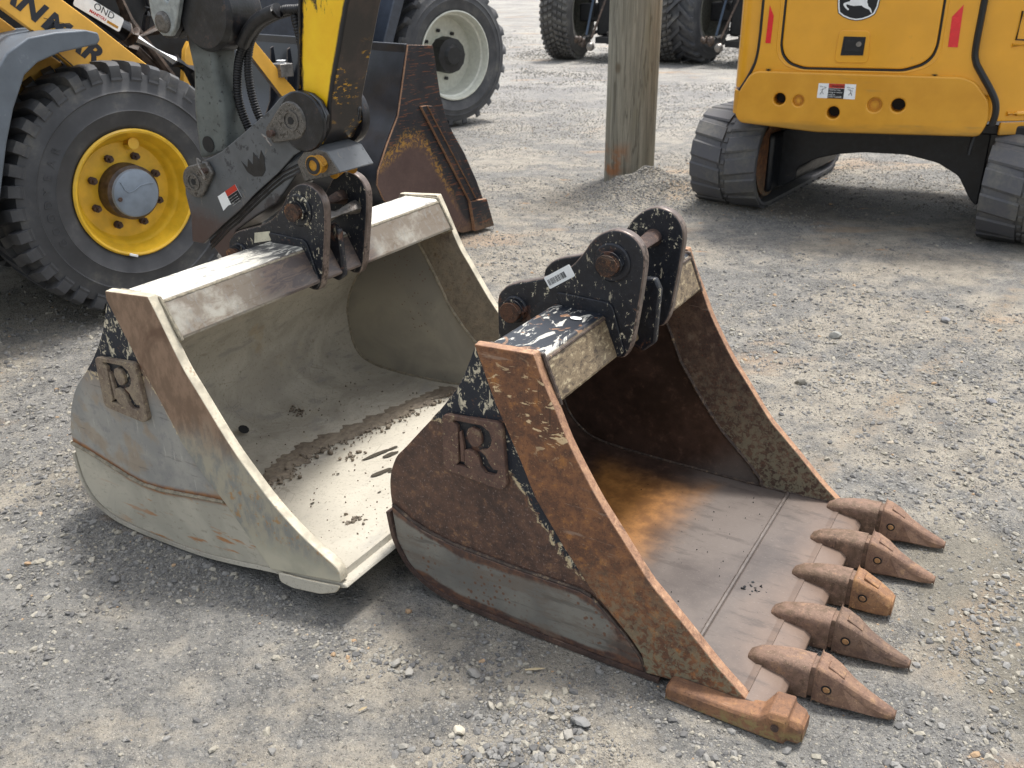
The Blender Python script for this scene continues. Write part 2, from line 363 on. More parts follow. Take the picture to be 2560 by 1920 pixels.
def f_clay():
    x, y, z = xyz(); n1 = nz(4, 5, .6, off=2, dist=.8); n2 = nz(26, 6, .65, (1, .5, 1), off=5); n3 = nz(120, 3, off=4)
    col = mix('#9d978a', '#b5afa1', n1.ss(.34, .62)); col = mix(col, '#8f8c86', (nz(11, 5, .65, (1, .6, 2.2), off=19)).ss(.56, .66) * .6); col = mix(col, '#a8926c', nz(6, 4, off=29).ss(.62, .72) * .4); col = mix(col, '#7d7463', n2.ss(.60, .70) * .4)
    col = mix(col, '#c2bcad', x.ss(-.65, -.35) * z.ss(.2, .06) * .8)
    cr = vor(16, 'DISTANCE_TO_EDGE').ss(.02, .004) * nz(5, 3, off=90).ss(.5, .6)
    col = mix(col, '#6f685a', cr * .35); col = mix(col, '#8a8374', nz(70, 5, .75, off=91).ss(.55, .66) * .45)
    return dict(c=mix(col, '#746c5c', n3.ss(.62, .70) * .6), r=n1 * .2 + .68, b=(n2 + n3 * .5, .5, .002))
CLAY = mat('dried_clay', f_clay)
def f_beam2():
    x, y, z = xyz(); n1 = nz(7, 5, .65); n2 = nz(40, 6, .7, (1, .3, 1), off=5, dist=1.2); up = geo('Normal')
    s = X.nt.nodes.new('ShaderNodeSeparateXYZ'); X.nt.links.new(up.k, s.inputs[0]); nzz = X(s.outputs[2])
    front = mix('#9f9b90', '#b3aea2', n1.ss(.35, .62)); front = mix(front, '#7c6f5e', n2.ss(.52, .64) * .55); front = mix(front, '#6c5646', n2.ss(.62, .70) * .7); front = mix(front, '#5f5040', ((z - (x * -1.62 - .095)).abs()).ss(.018, .006) * n1.ss(.35, .55) * .8); front = mix(front, '#82807a', nz(30, 4, .7, (2, 2, .3), off=77).ss(.55, .65) * .6)
    mid = (y + (n1 - .5) * .12).band(.36, .84, .04); front = mix(front, mix('#4a4140', '#6a5a50', n2.ss(.4, .6)), (mid * z.ss(.70, .73)).mx(y.band(.40, .86, .05)) * .92)
    top = mix('#c8c4b8', '#e0dccf', n2.ss(.36, .5)); top = mix(top, '#3a3f49', (n2 * .7 + nz(70, 4, .7, (1, .25, 1), off=78) * .3).ss(.51, .60) * .6); top = mix(top, '#20242c', y.band(.40, .60, .1) * n2.ss(.42, .5) * .9)
    return dict(c=mix(front, top, nzz.ss(.5, .8)), r=n1 * .3 + .35, b=(n2, .35, .0012))
BEAM2 = mat('beam_clay_and_paint', f_beam2)
EDGE2 = plain('clay_edge', '#c4bba6', .7, var=.15, grime=('#8c6a4c', .56, .6))
def f_mud():
    n1 = nz(9, 5, .7); n2 = nz(60, 5, .7, off=3)
    return dict(c=mix('#6b6155', '#867b6b', (n1 * .5 + n2 * .5).ss(.4, .6)), r=n1 * .3 + .55, b=(n2 + n1, .7, .004))
MUD = mat('damp_mud', f_mud)
WELD_D = plain('weld_dark', '#4d4038', .6, var=.25, scale=60, grime=('#a58e6c', .55, .7))
WELD_C = plain('weld_light', '#8f8775', .7, var=.2, scale=60, grime=('#6a4a35', .55, .7))
STEEL_W = plain('bare_worn_steel', '#8b8782', .38, .6, var=.2, grime=('#4a332a', .52, .8))
WHITE = plain('white_label', '#eceeee', .5, var=.04, grime=('#9a958a', .64, .5))
INK = plain('black_ink', '#14161a', .6, var=.05)
RED = plain('red_print', '#b8321f', .5, var=.05)
PINE = m_rust('pin_end_rust', '#2a201c', '#5a3d2c', '#a0744a', scale=60, speck='#c8a878')
# ------------------------------------------------------------------ excavator buckets
LET_R = [(-.793, .574), (-.71, .580), (-.688, .568), (-.681, .548), (-.685, .53), (-.697, .516), (-.717, .509), (-.700, .498), (-.690, .48), (-.678, .466), (-.665, .468), (-.668, .457), (-.678, .450), (-.700, .449), (-.714, .462), (-.72, .484), (-.735, .499), (-.75, .501), (-.762, .497), (-.763, .458), (-.747, .449), (-.789, .449), (-.781, .457), (-.78, .561), (-.793, .568)]
LET_I = [(-.737, .567), (-.718, .562), (-.712, .545), (-.712, .528), (-.722, .517), (-.740, .513), (-.747, .522), (-.756, .545), (-.75, .56)]
def letter_plate(parent, y0, y1, m, dz=0, dx=0):
    em = rounded([(-.826 + dx, .583 + dz), (-.652 + dx, .599 + dz), (-.640 + dx, .428 + dz), (-.662 + dx, .414 + dz), (-.827 + dx, .426 + dz)], .018)
    L = [(x + dx, z + dz) for x, z in LET_R]
    e = holed('emblem_plate', [em, L], y0, y1, m, parent, bev=.0015)
    plate('emblem_recess', [(-.80 + dx, .59 + dz), (-.66 + dx, .59 + dz), (-.66 + dx, .44 + dz), (-.80 + dx, .44 + dz)], y1 - .004, y1 + .0002, BLACK, e, bevel=0)
    isl = [(x + dx, z + dz) for x, z in LET_I]
    bar = [(-.777 + dx, .545 + dz), (-.771 + dx, .548 + dz), (-.764 + dx, .50 + dz), (-.765 + dx, .462 + dz), (-.775 + dx, .462 + dz)]
    plate('letter_counter', isl, y0 + .002, y1, m, e, bevel=.0015); plate('letter_counter', bar, y0 + .002, y1, m, e, bevel=.0015)
    return e
def make_bucket(name, loc, phi, WD, P):
    root = empty(name, loc, phi)
    back, front, bottom = P['back'], P['front'], P['bottom']
    sm = lambda L, n=4: [(p.x, p.y) for p in smooth_line([Vector(q) for q in L], n)]
    curv = sm(back + bottom); front = sm(front, 3)
    side = curv + [(x - .010, z - .003) for x, z in front]
    for k, (a, b) in enumerate(((0, .014), (WD - .014, WD))):
        plate('side_plate', side, a, b, [P['side'] if k == 0 else P.get('far', P['inside']), P['edge']], root, bevel=.001)
    # shell: rolled sheet between the sides
    outer = [Vector((p[0], 0, p[1])) for p in [(-.685, .705)] + back[2:] + bottom]
    outer = smooth_line([p for p in outer], 5)
    n = len(outer); inner = []
    for i, p in enumerate(outer):
        d = (outer[min(i + 1, n - 1)] - outer[max(i - 1, 0)]).normalized(); nn = Vector((-d.z, 0, d.x)); t = .012 + .018 * min(1, max(0, (i / n - .35) / .2))
        inner.append(p + nn * t)
    prof = [(p.x, p.z) for p in outer] + [(p.x, p.z) for p in reversed(inner)]
    for i, (x, z) in enumerate(prof): prof[i] = (x, z)
    ns = len(prof); ny = 14; V = []; F = []
    for j in range(ny + 1):
        y = .0142 + (WD - .0284) * j / ny
        V += [(x, y, z) for x, z in prof]
    for j in range(ny):
        for i in range(ns):
            F.append((j * ns + i, (j + 1) * ns + i, (j + 1) * ns + (i + 1) % ns, j * ns + (i + 1) % ns))
    mesh('shell', V, F, P['inside'], root, smooth=40)
    # wear sheet under the heel whose rim stands proud of both sides
    w = smooth_line([Vector((p[0], 0, p[1])) for p in P['wear']], 6); n = len(w); prof = []
    for i, p in enumerate(w):
        d = (w[min(i + 1, n - 1)] - w[max(i - 1, 0)]).normalized(); nn = Vector((-d.z, 0, d.x)); prof.append((p, p + nn * .013))
    V = []; F = []; N = len(prof)
    for j, y in enumerate((-P.get('fl', .016), WD + P.get('fl', .022))):
        for a, b in prof: V += [(a.x, y, a.z), (b.x, y, b.z)]
    o = 2 * N
    for i in range(N - 1):
        a = 2 * i
        F += [(a, a + 2, o + a + 2, o + a), (a + 1, o + a + 1, o + a + 3, a + 3), (a, a + 1, a + 3, a + 2), (o + a, o + a + 2, o + a + 3, o + a + 1)]
    F += [(0, o, o + 1, 1), (o - 2, o - 1, 2 * o - 1, 2 * o - 2)]
    mesh('wear_sheet', V, F, P['wearm'], root, smooth=30)
    # side cutters (heavy strip down the front edge)
    strip = front[::-1] if False else front
    sp = P['strip'] + front
    for k, (a, b) in enumerate(((-.012, .018), (WD - .018, WD + .012))): plate('side_cutter', sp, a, b, [P['stripm'] if k == 0 else P['strip_in'], P['edge']], root, bevel=.003)
    weld('weld_bead', [(x, WD - .016, z) for x, z in P['strip'][1:]], .007, P['weld'], root)
    weld('weld_bead', [(x, -.0, z) for x, z in P['strip'][1:]], .004, P['weld'], root)
    # floor seams
    weld('weld_bead', [(p.x, WD - .016, p.z + .002) for p in inner[::3]], .005, P['weld'], root)
    # cross beam
    plate('cross_beam', P['beam'], .02, WD - .02, P['beamm'], root, bevel=.008)
    weld('weld_bead', [(P['beam'][1][0] + .004, y, P['beam'][1][1] - .012) for y in np.linspace(.02, WD - .02, 40)], .0045, P['weld'], root)
    for y in (.02, WD - .021): weld('weld_bead', [(p[0], y, p[1]) for p in P['beam']], .006, P['weld'], root)
    # hanger ears
    ears = []
    for (a, b) in P['ears']:
        e = plate('hanger_ear', sm(P['ear'][:-4], 3) + P['ear'][-4:], a, b, [P['earm'], P['ear_edge']], root, bevel=.006, bseg=3); ears.append(e)
        s = -1 if a < WD / 2 else 1; yo = a if s < 0 else b
        for (px, pz), br in zip(P['pins'], (.050, .038)):
            revolve('pin_boss', [(0, 0), (br - .004, 0), (br, .003), (br, .006), (0, .006)], (px, pz), yo + (-.006 if s < 0 else 0), P['earm'], e, seg=32)
            cyl('pin_collar', (px, yo + s * .004, pz), (px, yo + s * .020, pz), .035, P['earm'], e, bevel=.003)
            cyl('pin_end', (px, yo + s * .018, pz), (px, yo + s * .036, pz), .031, PINE, e, bevel=.004)
        collar = rounded([(x, z) for x, z in P['collar']], .02)
        plate('doubler_plate', collar, (a - .006) if s < 0 else b, a if s < 0 else (b + .006), P['earm'], e, bevel=.002)
    a = P['ears'][0][1]; b = P['ears'][1][0]
    for px, pz in P['pins']: cyl('hanger_pin', (px, a - .002, pz), (px, b + .002, pz), .025, P['pinm'], root, bevel=.001)
    if P.get('lug'): plate('centre_gusset', P['lug'], (a + b) / 2 - .012, (a + b) / 2 + .012, P['earm'], root, bevel=.006)
    for s in (0, 1):
        y0, y1 = (-.016, -.0005) if s == 0 else (WD + .0005, WD + .016)
        if s == 0: letter_plate(root, y0, y1, P['emm'], P['emdz'], P['emdx'])
        else: plate('emblem_plate', [(-.826 + P['emdx'], .583 + P['emdz']), (-.652 + P['emdx'], .599 + P['emdz']), (-.640 + P['emdx'], .428 + P['emdz']), (-.827 + P['emdx'], .426 + P['emdz'])], y0, y1, P['emm'], root)
    return root
EAR = [(-.90, .60), (-.878, .651), (-.878, .76), (-.862, .795), (-.829, .819), (-.765, .839), (-.70, .863), (-.655, .893), (-.622, .932), (-.602, .962), (-.575, .988), (-.54, 1.003), (-.505, 1.0), (-.478, .985), (-.460, .96), (-.454, .927), (-.459, .86), (-.470, .77), (-.478, .715), (-.486, .690), (-.498, .672), (-.52, .668), (-.60, .685), (-.70, .70), (-.79, .655), (-.84, .60)]
BK1 = dict(
    back=[(-.727, .788), (-.775, .677), (-.838, .588), (-.90, .515), (-.955, .450), (-.994, .403), (-1.018, .33), (-1.016, .24)],
    bottom=[(-1.000, .155), (-.962, .09), (-.91, .048), (-.84, .026), (-.7, .016), (-.434, .012), (-.2, .012), (-.05, .016), (0, .022)],
    front=[(0, .045), (-.072, .105), (-.148, .179), (-.217, .245), (-.261, .288), (-.336, .386), (-.385, .449), (-.426, .511), (-.475, .593), (-.508, .664), (-.544, .736), (-.567, .795)],
    strip=[(-.727, .7875), (-.672, .648), (-.601, .506), (-.563, .42), (-.482, .302), (-.409, .21), (-.299, .106), (-.265, .065), (-.25, .014)],
    wear=[(-1.028, .235), (-1.012, .15), (-.972, .08), (-.915, .037), (-.84, .013), (-.7, .003), (-.434, 0), (-.215, 0)],
    beam=[(-.705, .783), (-.558, .783), (-.512, .672), (-.56, .655), (-.70, .69)],
    ears=[(.339, .371), (.600, .632)], ear=EAR, pins=[(-.540, .920), (-.820, .748)],
    collar=[(-.70, .82), (-.535, .815), (-.495, .69), (-.51, .672), (-.60, .675)],
    lug=[(-.60, .78), (-.52, .845), (-.478, .85), (-.462, .82), (-.468, .67), (-.50, .64), (-.58, .66)],
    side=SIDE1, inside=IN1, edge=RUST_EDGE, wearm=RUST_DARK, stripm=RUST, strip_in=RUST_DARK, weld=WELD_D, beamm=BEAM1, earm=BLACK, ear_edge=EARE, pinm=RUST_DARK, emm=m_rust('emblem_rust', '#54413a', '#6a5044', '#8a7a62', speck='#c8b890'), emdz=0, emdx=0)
BK1['strip_in'] = m_rust('inner_cutter_rust', '#4a3830', '#6b5545', '#7a6a5a', speck='#8a4a30', z_mottle=('#85806a', .0, .6))
PH = R(-30.875)
D1 = (.5417, 1.6512, 0)
b1 = make_bucket('toothed_digging_bucket', D1, PH, .97, BK1)
tag(b1, 'rusty brown digging bucket with five teeth and an R emblem lying on the gravel', 'excavator bucket')
# side wear plate, cutting edge, shroud, teeth
plate('side_wear_plate', [(-1.012, .255), (-.95, .222), (-.88, .202), (-.813, .193), (-.634, .185), (-.52, .186), (-.438, .186), (-.405, .178), (-.36, .14), (-.305, .09), (-.27, .05), (-.255, .014), (-.6, .014), (-.84, .02), (-.91, .042), (-.965, .088), (-1.0, .15)], -.010, -.0003, [WEAR1, RUST_DARK], b1, bevel=.002)
for pts in ([(-1.012, .258), (-.95, .225), (-.88, .205), (-.813, .196), (-.634, .188), (-.52, .189), (-.438, .189), (-.408, .180)], [(-.408, .180), (-.36, .142), (-.305, .092), (-.268, .05), (-.252, .012)]): weld('weld_bead', [(x, -.004, z) for x, z in pts], .0045, WELD_D, b1)
plate('cutting_edge', [(-.172, .030), (-.165, .0455), (-.02, .0490), (.050, .0460), (.068, .034), (.066, .012), (0, .002), (-.17, .002)], -.012, .982, IN1, b1, bevel=.003)
weld('weld_bead', [(-.172, y, .0425) for y in np.linspace(.02, .95, 30)], .0065, IN1, b1)
CAST2 = m_rust('adapter_rust', '#63503f', '#82695a', '#9c7d60', scale=40, speck='#b59c80')
def loft(name, secs, m, parent, M=None, bevel=.004, smooth=30, caps=True):
    k = len(secs[0]); V = [p for s in secs for p in s]; F = []
    for i in range(len(secs) - 1):
        for j in range(k): F.append((i * k + j, (i + 1) * k + j, (i + 1) * k + (j + 1) % k, i * k + (j + 1) % k))
    if caps: F += [tuple(reversed(range(k))), tuple((len(secs) - 1) * k + j for j in range(k))]
    V = [Vector(p) for p in V]
    c = sum(V, Vector()) / len(V); me_n = (V[F[0][1]] - V[F[0][0]]).cross(V[F[0][2]] - V[F[0][1]])
    if me_n.dot(V[F[0][0]] - c) < 0: F = [tuple(reversed(f)) for f in F]
    return mesh(name, V, F, m, parent, M, bevel=bevel, smooth=smooth)
def sec(x, w, z0, z1, ch=.3, cy=0):
    c = w * ch; h = (z1 - z0)
    return [(x, cy - w, z0), (x, cy + w, z0), (x, cy + w, z1 - h * ch), (x, cy + w - c, z1), (x, cy - w + c, z1), (x, cy - w, z1 - h * ch)]
def rsec(x, w, z0, z1, n=8):
    'section with a rounded top'
    out = [(x, -w, z0), (x, w, z0)]
    for i in range(n + 1):
        t = math.pi * i / n; out.append((x, w * math.cos(t) ** 1 if abs(math.cos(t)) > 1e-6 else 0, z1 - .022 + .022 * math.sin(t)) if 0 else (x, w * math.copysign(abs(math.cos(t)) ** .6, math.cos(t)), z1 - .03 * (1 - math.sin(t) ** .7)))
    return out
TAN2 = m_rust('worn_tooth_rust', '#7e5c44', '#9c7450', '#ae885c', scale=40, speck='#c8a880')
TW = [.935, .738, .540, .342, .146]
for k, y in enumerate(TW):
    M = Matrix.Translation((0, y, 0))
    Ma = M @ Matrix.Diagonal((1, .92, .88, 1))
    ad = loft('tooth_adapter', [rsec(-.050, .014, .038, .046), rsec(-.042, .024, .038, .066), rsec(-.02, .033, .036, .082), rsec(.02, .037, .030, .095), rsec(.055, .041, -.0, .103), rsec(.108, .042, .008, .107)], CAST2, b1, Ma, bevel=0, smooth=45)
    loft('adapter_neck', [sec(.106, .036, .014, .102), sec(.122, .036, .014, .102)], CAST2, ad, Ma, bevel=.001)
    weld('weld_bead', [(x, y + yy, .042) for x, yy in ((.02, .036), (.0, .035), (-.035, .029), (-.054, 0), (-.035, -.029), (0, -.035), (.02, -.036))], .005, WELD_D, ad)
    tm = [RUST_CAST, RUST_CAST, TAN2, TOOTH_B, RUST_CAST][k]
    M = M @ Matrix.Diagonal((1, .86, .86, 1))
    t = empty('tooth', (0, 0, 0)); bpy.data.objects.remove(t)
    if k != 2:
        S_ = [sec(.120, .044, .008, .118, .14), sec(.136, .047, .006, .115, .16), sec(.165, .044, .006, .102, .22), sec(.20, .034, .006, .078, .34), sec(.235, .028, .006, .058, .38), sec(.27, .023, .006, .042, .42), sec(.292, .018, .008, .034, .45), sec(.302, .011, .012, .026, .45)]
    else:
        S_ = [sec(.120, .044, .012, .116, .16), sec(.135, .046, .010, .113, .2), sec(.18, .042, .010, .092, .3), sec(.215, .036, .012, .070, .35), sec(.224, .026, .018, .058, .35)]
    to = loft('tooth', S_, tm, ad, M, bevel=.005)
    if k != 2:
        for s in (-1, 1):   # side faces carry a raised triangular rib
            V = [(.150, s * .0450, .012), (.268, s * .0225, .008), (.182, s * .0385, .078), (.212, s * .0445, .020)]
            mesh('tooth_rib', V, [(0, 1, 3), (1, 2, 3), (2, 0, 3)] if s < 0 else [(0, 3, 1), (1, 3, 2), (2, 3, 0)], tm, to if False else ad, M, smooth=0)
    cyl('retaining_pin', (.150, y - .043, .052), (.150, y + .043, .052), .0085, RUST_TAN, ad, bevel=.002, seg=18)
    cyl('pin_recess', (.150, y - .0412, .052), (.150, y - .0400, .052), .0120, INK, ad, bevel=0, seg=18)
    box('tooth_top_pad', (.142, y - .016, .085), (.185, y + .012, .0915), tm, ad, Matrix.Translation((.163, 0, .090)) @ Matrix.Rotation(R(28), 4, 'Y') @ Matrix.Translation((-.163, 0, -.090)), bevel=.002)
loft('corner_shroud', [sec(-.182, .022, .0, .034, .2, -.030), sec(-.176, .026, .0, .040, .2, -.029), sec(-.02, .028, .0, .044, .2, -.029), sec(.04, .034, .0, .050, .2, -.024), sec(.060, .046, .0, .072, .18, -.012), sec(.100, .046, .0, .074, .2, -.010), sec(.103, .038, .006, .064, .2, -.010), sec(.128, .036, .006, .056, .25, -.010), sec(.136, .028, .012, .046, .3, -.010)], m_rust('shroud_rust', '#6d4f3c', '#8a6448', '#9c784e', z_mottle=('#8a7a50', 0, .03)), b1, bevel=.003)
cyl('shroud_hole', (.078, -.064, .042), (.078, -.060, .042), .009, RUST_DARK, b1, bevel=0)
# sticker with bars on the near ear, white paint dab on the beam
M = RT(-.715, .3385, .822, 0, R(-33))
st = plate('barcode_label', rounded([(0, 0), (.088, 0), (.088, .034), (0, .034)], .004), -.0008, 0, WHITE, b1, M, bevel=0)
x = .006
while x < .062:
    wv = random.choice((.0008, .0015, .0022)); box('label_bar', (x, -.0014, .008), (x + wv, -.0009, .024), INK, st, M, bevel=0); x += wv + random.choice((.001, .0016, .0025))
plate('paint_dab', [(a * 1.0 - .60, b + .27) for a, b in circ(0, 0, .012, 14)], .787, .7885, WHITE, b1, Matrix.Rotation(R(-90), 4, 'X') @ Matrix.Diagonal((1, -1, -1, 1)) @ Matrix.Identity(4), bevel=0) if False else None
V = [(-.60 + .016 * math.cos(t / 14 * 6.283) * (1 + .1 * math.sin(t * 3)), .265 + .011 * math.sin(t / 14 * 6.283), .7862) for t in range(14)]
mesh('paint_dab', V, [tuple(range(14))], WHITE, b1, smooth=0)

BK2 = dict(BK1)
EAR2 = [(x - .008 + (z - .8) * .05, z + .0) for x, z in EAR]
def f_far2():
    x, y, z = xyz(); n1 = nz(4, 4, .6, off=2, dist=.6); n2 = nz(30, 5, .7, off=5); sp = vor(55).ss(.22, .12) * nz(6, 2, off=14).ss(.5, .62)
    c = mix('#8a867c', '#a09a8b', n1.ss(.35, .65)); c = mix(c, '#6d6a66', (z + (n1 - .5) * .3).ss(.34, .55) * .75); c = mix(c, '#7a6550', (x + z * .4 + (n2 - .5) * .2).ss(-.42, -.2) * .5)
    return dict(c=mix(c, '#6a4530', sp * .7), r=.65, b=(n2, .3, .001))
FAR2 = mat('far_side_clay_steel', f_far2)
BK2.update(fl=.004, far=FAR2,
    back=[(-.735, .806), (-.765, .742), (-.80, .67), (-.85, .598), (-.91, .53), (-.982, .458), (-1.030, .38), (-1.058, .30), (-1.062, .24)],
    bottom=[(-1.050, .13), (-1.01, .065), (-.95, .034), (-.88, .022), (-.75, .018), (-.549, .024), (-.40, .045), (-.28, .066), (-.10, .092), (-.03, .100), (0, .106)],
    front=[(.012, .125), (.004, .165), (-.053, .197), (-.12, .236), (-.2, .297), (-.27, .367), (-.34, .447), (-.429, .574), (-.465, .625), (-.494, .68), (-.53, .755), (-.562, .818)],
    strip=[(-.735, .8055), (-.737, .78), (-.656, .624), (-.60, .53), (-.552, .444), (-.527, .393), (-.46, .312), (-.39, .243), (-.335, .18), (-.27, .103), (-.245, .074)],
    wear=[(-1.076, .215), (-1.064, .12), (-1.02, .05), (-.955, .018), (-.88, .005), (-.75, .002), (-.549, .010), (-.40, .030), (-.28, .052), (-.20, .064)],
    beam=[(-.705, .803), (-.556, .806), (-.496, .70), (-.54, .68), (-.70, .71)],
    ears=[(.572, .604), (.772, .804)], ear=EAR2, pins=[(-.557, .920), (-.838, .742)],
    collar=[(-.70, .835), (-.54, .83), (-.498, .70), (-.515, .675), (-.60, .68)], lug=[(-.60, .80), (-.53, .86), (-.50, .84), (-.495, .69), (-.52, .67), (-.60, .69)],
    side=SIDE2, inside=CLAY, edge=EDGE2, wearm=CLAY, stripm=STRIP2, strip_in=m_rust('inner_cutter_clay', '#6f6659', '#857a69', '#7b6a52', speck='#6a4a35'), weld=WELD_C, beamm=BEAM2, earm=BLACK, ear_edge=EARE, pinm=RUST_DARK,
    emm=m_rust('emblem_clay', '#6c5c50', '#8a7c6a', '#9a8a70', speck='#c8b890'), emdz=.010, emdx=-.012)
D2 = (-.4584, 2.0136, 0)
b2 = make_bucket('mud_bucket', D2, PH, 1.32, BK2)
tag(b2, 'wide toothless mud bucket coated in dried pale clay, behind the rusty toothed bucket', 'excavator bucket')
plate('cutting_edge', [(-.20, .078), (-.19, .096), (-.02, .118), (.022, .116), (.028, .108), (.0, .098), (-.19, .068)], -.006, 1.326, CLAY, b2, bevel=.003)
plate('heel_pad', rounded([(-.212, .080), (-.207, .050), (-.16, .046), (-.06, .064), (.0, .092), (.014, .118), (-.03, .108), (-.12, .092)], .012), -.019, -.0125, [CLAY, EDGE2], b2, bevel=.005, bseg=3)
for k in range(2): weld('weld_bead', [(x, -.004, z) for x, z in ((-1.063, .252), (-.98, .240), (-.898, .222), (-.82, .205), (-.754, .195), (-.66, .2), (-.567, .214), (-.48, .228), (-.403, .239))], .0055, WELD_C, b2) if k == 0 else None
plate('drain_hole', [(x, z) for x, z in circ(0, 0, .02, 10)], -.001, 0, INK, b2, RT(-.925, .558, .083, R(90), R(30)), bevel=0)
lb = plate('paint_label', [(-.765, .790), (-.69, .808), (-.690, .838), (-.758, .824)], .5700, .5712, plain('cream_label', '#c9c4ae', .6, grime=('#8a8470', .6, .6)), b2, bevel=0)
def lumps(name, pts, m, parent=None, loc=(0, 0, 0), rz=0, sub=1):
    'pile of small clods joined into one mesh'
    bm = bmesh.new()
    for x, y, z, s in pts:
        r = bmesh.ops.create_icosphere(bm, subdivisions=sub, radius=1)['verts']
        q = Matrix.Translation((x, y, z)) @ Matrix.Rotation(random.random() * 6, 4, (random.random(), random.random(), random.random() + .1)) @ Matrix.Diagonal((s * random.uniform(.7, 1.3), s * random.uniform(.6, 1.1), s * random.uniform(.5, .9), 1))
        for v in r: v.co = q @ (v.co * random.uniform(.75, 1.15))
    me = bpy.data.meshes.new(name); bm.to_mesh(me); bm.free()
    o = link(name, me, m, parent, smooth=60); o.location = loc; o.rotation_euler = (0, 0, rz); return o
def floor2(x): return np.interp(x, [-1.0, -.95, -.88, -.75, -.549, -.4, -.28, -.1, 0], [.10, .066, .054, .050, .056, .077, .098, .122, .13])
# mud left in the clay-coated bucket: thin wet film with clods
V = []; F = []; nx, ny = 26, 90
for j in range(ny + 1):
    y = .31 + .95 * j / ny
    cx = float(np.interp(y, [.3, .36, .5, .63, .77, .94, 1.05, 1.26], [-.62, -.62, -.655, -.662, -.615, -.575, -.548, -.50])) + .006 * math.sin(j * .61 + 1)
    hw = (.052 + .010 * math.sin(j * .7) + .008 * math.sin(j * 1.9)) * min(1, (j + 1) / 10)
    for i in range(nx + 1):
        t = i / nx * 2 - 1; x = cx + hw * t
        h = .008 * (1 - t * t) * (.6 + .8 * mnoise.noise(Vector((x * 40, y * 40, 0)))) - .0012
        V.append((x, y, float(floor2(x)) + h))
for j in range(ny):
    for i in range(nx):
        a = j * (nx + 1) + i; F.append((a, a + 1, a + nx + 2, a + nx + 1))
mf = mesh('wet_mud', V, F, MUD, None, smooth=60); mf.location = D2; mf.rotation_euler = (0, 0, PH)
tag(mf, 'damp brown mud smeared across the floor of the clay-coated bucket', 'mud', kind='stuff')
pts = []
for k in range(210):
    y = .33 + .9 * random.random(); x = float(np.interp(y, [.3, .36, .5, .63, .77, .94, 1.05, 1.26], [-.60, -.59, -.61, -.60, -.555, -.50, -.485, -.45])) + random.gauss(0, .022); s = random.choice((.003, .004, .005, .006, .010)) * random.uniform(.7, 1.3)
    pts.append((x, y, float(floor2(x)) + s * .4, s))
for k in range(230):
    y = random.uniform(.05, 1.2); x = random.uniform(-.9, -.03); s = random.uniform(.0015, .0042); pts.append((x, y, float(floor2(x)) + s * .4, s))
for cx, cy in ((-.16, .26), (-.48, .62), (-.9, .8)):
    for k in range(22): s = random.uniform(.003, .009); x = cx + random.gauss(0, .016); pts.append((x, cy + random.gauss(0, .02), float(floor2(x)) + s * .3, s))
tag(lumps('mud_clods', pts, MUD, None, D2, PH), 'small crumbs and clods of mud lying in the clay-coated bucket', 'mud', kind='stuff')
pts = []
for k in range(26): s = random.uniform(.002, .006); pts.append((-.11 + random.gauss(0, .014), .40 + random.gauss(0, .014), .044 + s * .4, s))
for k in range(120): s = random.uniform(.0008, .0024); pts.append((random.uniform(-.6, .02), random.uniform(.06, .9), .043 + s * .3, s))
tag(lumps('dark_debris', pts, INK, None, D1, PH), 'dark crumbs of dirt on the floor of the toothed bucket', 'dirt', kind='stuff')

for k, (cx, cy, a, b) in enumerate(((-.395, .655, .060, .012), (-.345, .66, .03, .016), (-.285, .535, .045, .013), (-.255, .56, .02, .008), (-.368, .298, .008, .005), (-.37, .71, .02, .01), (-.43, .49, .006, .005), (-.2, .42, .007, .004))):  # small dark glossy patches on the clay floor
    V = []
    for i in range(18):
        t = i / 18 * 6.283; rr = 1 + .3 * mnoise.noise(Vector((math.cos(t) * 1.5, math.sin(t) * 1.5, k * 4.0)))
        u, v = a * rr * math.cos(t), b * rr * math.sin(t); x, y = cx + u * .35 - v * .9, cy + u * .9 + v * .35
        V.append((x, y, float(floor2(x)) + .0022))
    o = mesh('dark_patch', V, [tuple(range(18))], mat('dark_patch', lambda: dict(c='#4f4a42', r=.25)) if k == 0 else bpy.data.materials['dark_patch'], None, smooth=0); o.location = D2; o.rotation_euler = (0, 0, PH)
    tag(o, 'small dark patch on the pale clay floor of the mud bucket', 'wet patch', 'dark patches in the mud bucket', 'stuff')
# ------------------------------------------------------------------ excavator arm with quick hitch (stands behind the mud bucket)
def f_hitch():
    x, y, z = xyz(); n1 = nz(6, 5, .65); n2 = nz(28, 6, .7, off=5); n3 = nz(40, 5, .6, (1, 1, .3), 9, (0, -.8, 0), dist=1)
    col = mix('#4a4d50', '#5b5e61', n1.ss(.35, .62)); col = mix(col, '#26282c', (n2 * .6 + n1 * .4).ss(.54, .60) * .8)
    col = mix(col, '#4a352e', (z * -1 + (n1 - .5) * .35).ss(-.93, -.78) * .9); col = mix(col, '#7a746a', n3.ss(.64, .68) * .5)
    return dict(c=col, r=n1 * .3 + .35, b=(n2, .4, .0012))
HITCH = mat('grey_paint_greasy', f_hitch)
def f_link():
    x, y, z = xyz(); n1 = nz(6, 5, .65); n2 = nz(60, 5, .7, off=5)
    col = mix('#4d5352', '#646a68', n1.ss(.35, .62)); col = mix(col, '#23262a', n2.ss(.58, .66) * .8); col = mix(col, '#17181c', (z + (n1 - .5) * .12).ss(1.33, 1.40))
    return dict(c=col, r=n1 * .3 + .38, b=(n2, .4, .001))
LINKM = mat('grey_link_paint', f_link)
GREASE = plain('greasy_black', '#1a1b1f', .35, var=.4, grime=('#4a3a30', .56, .7))
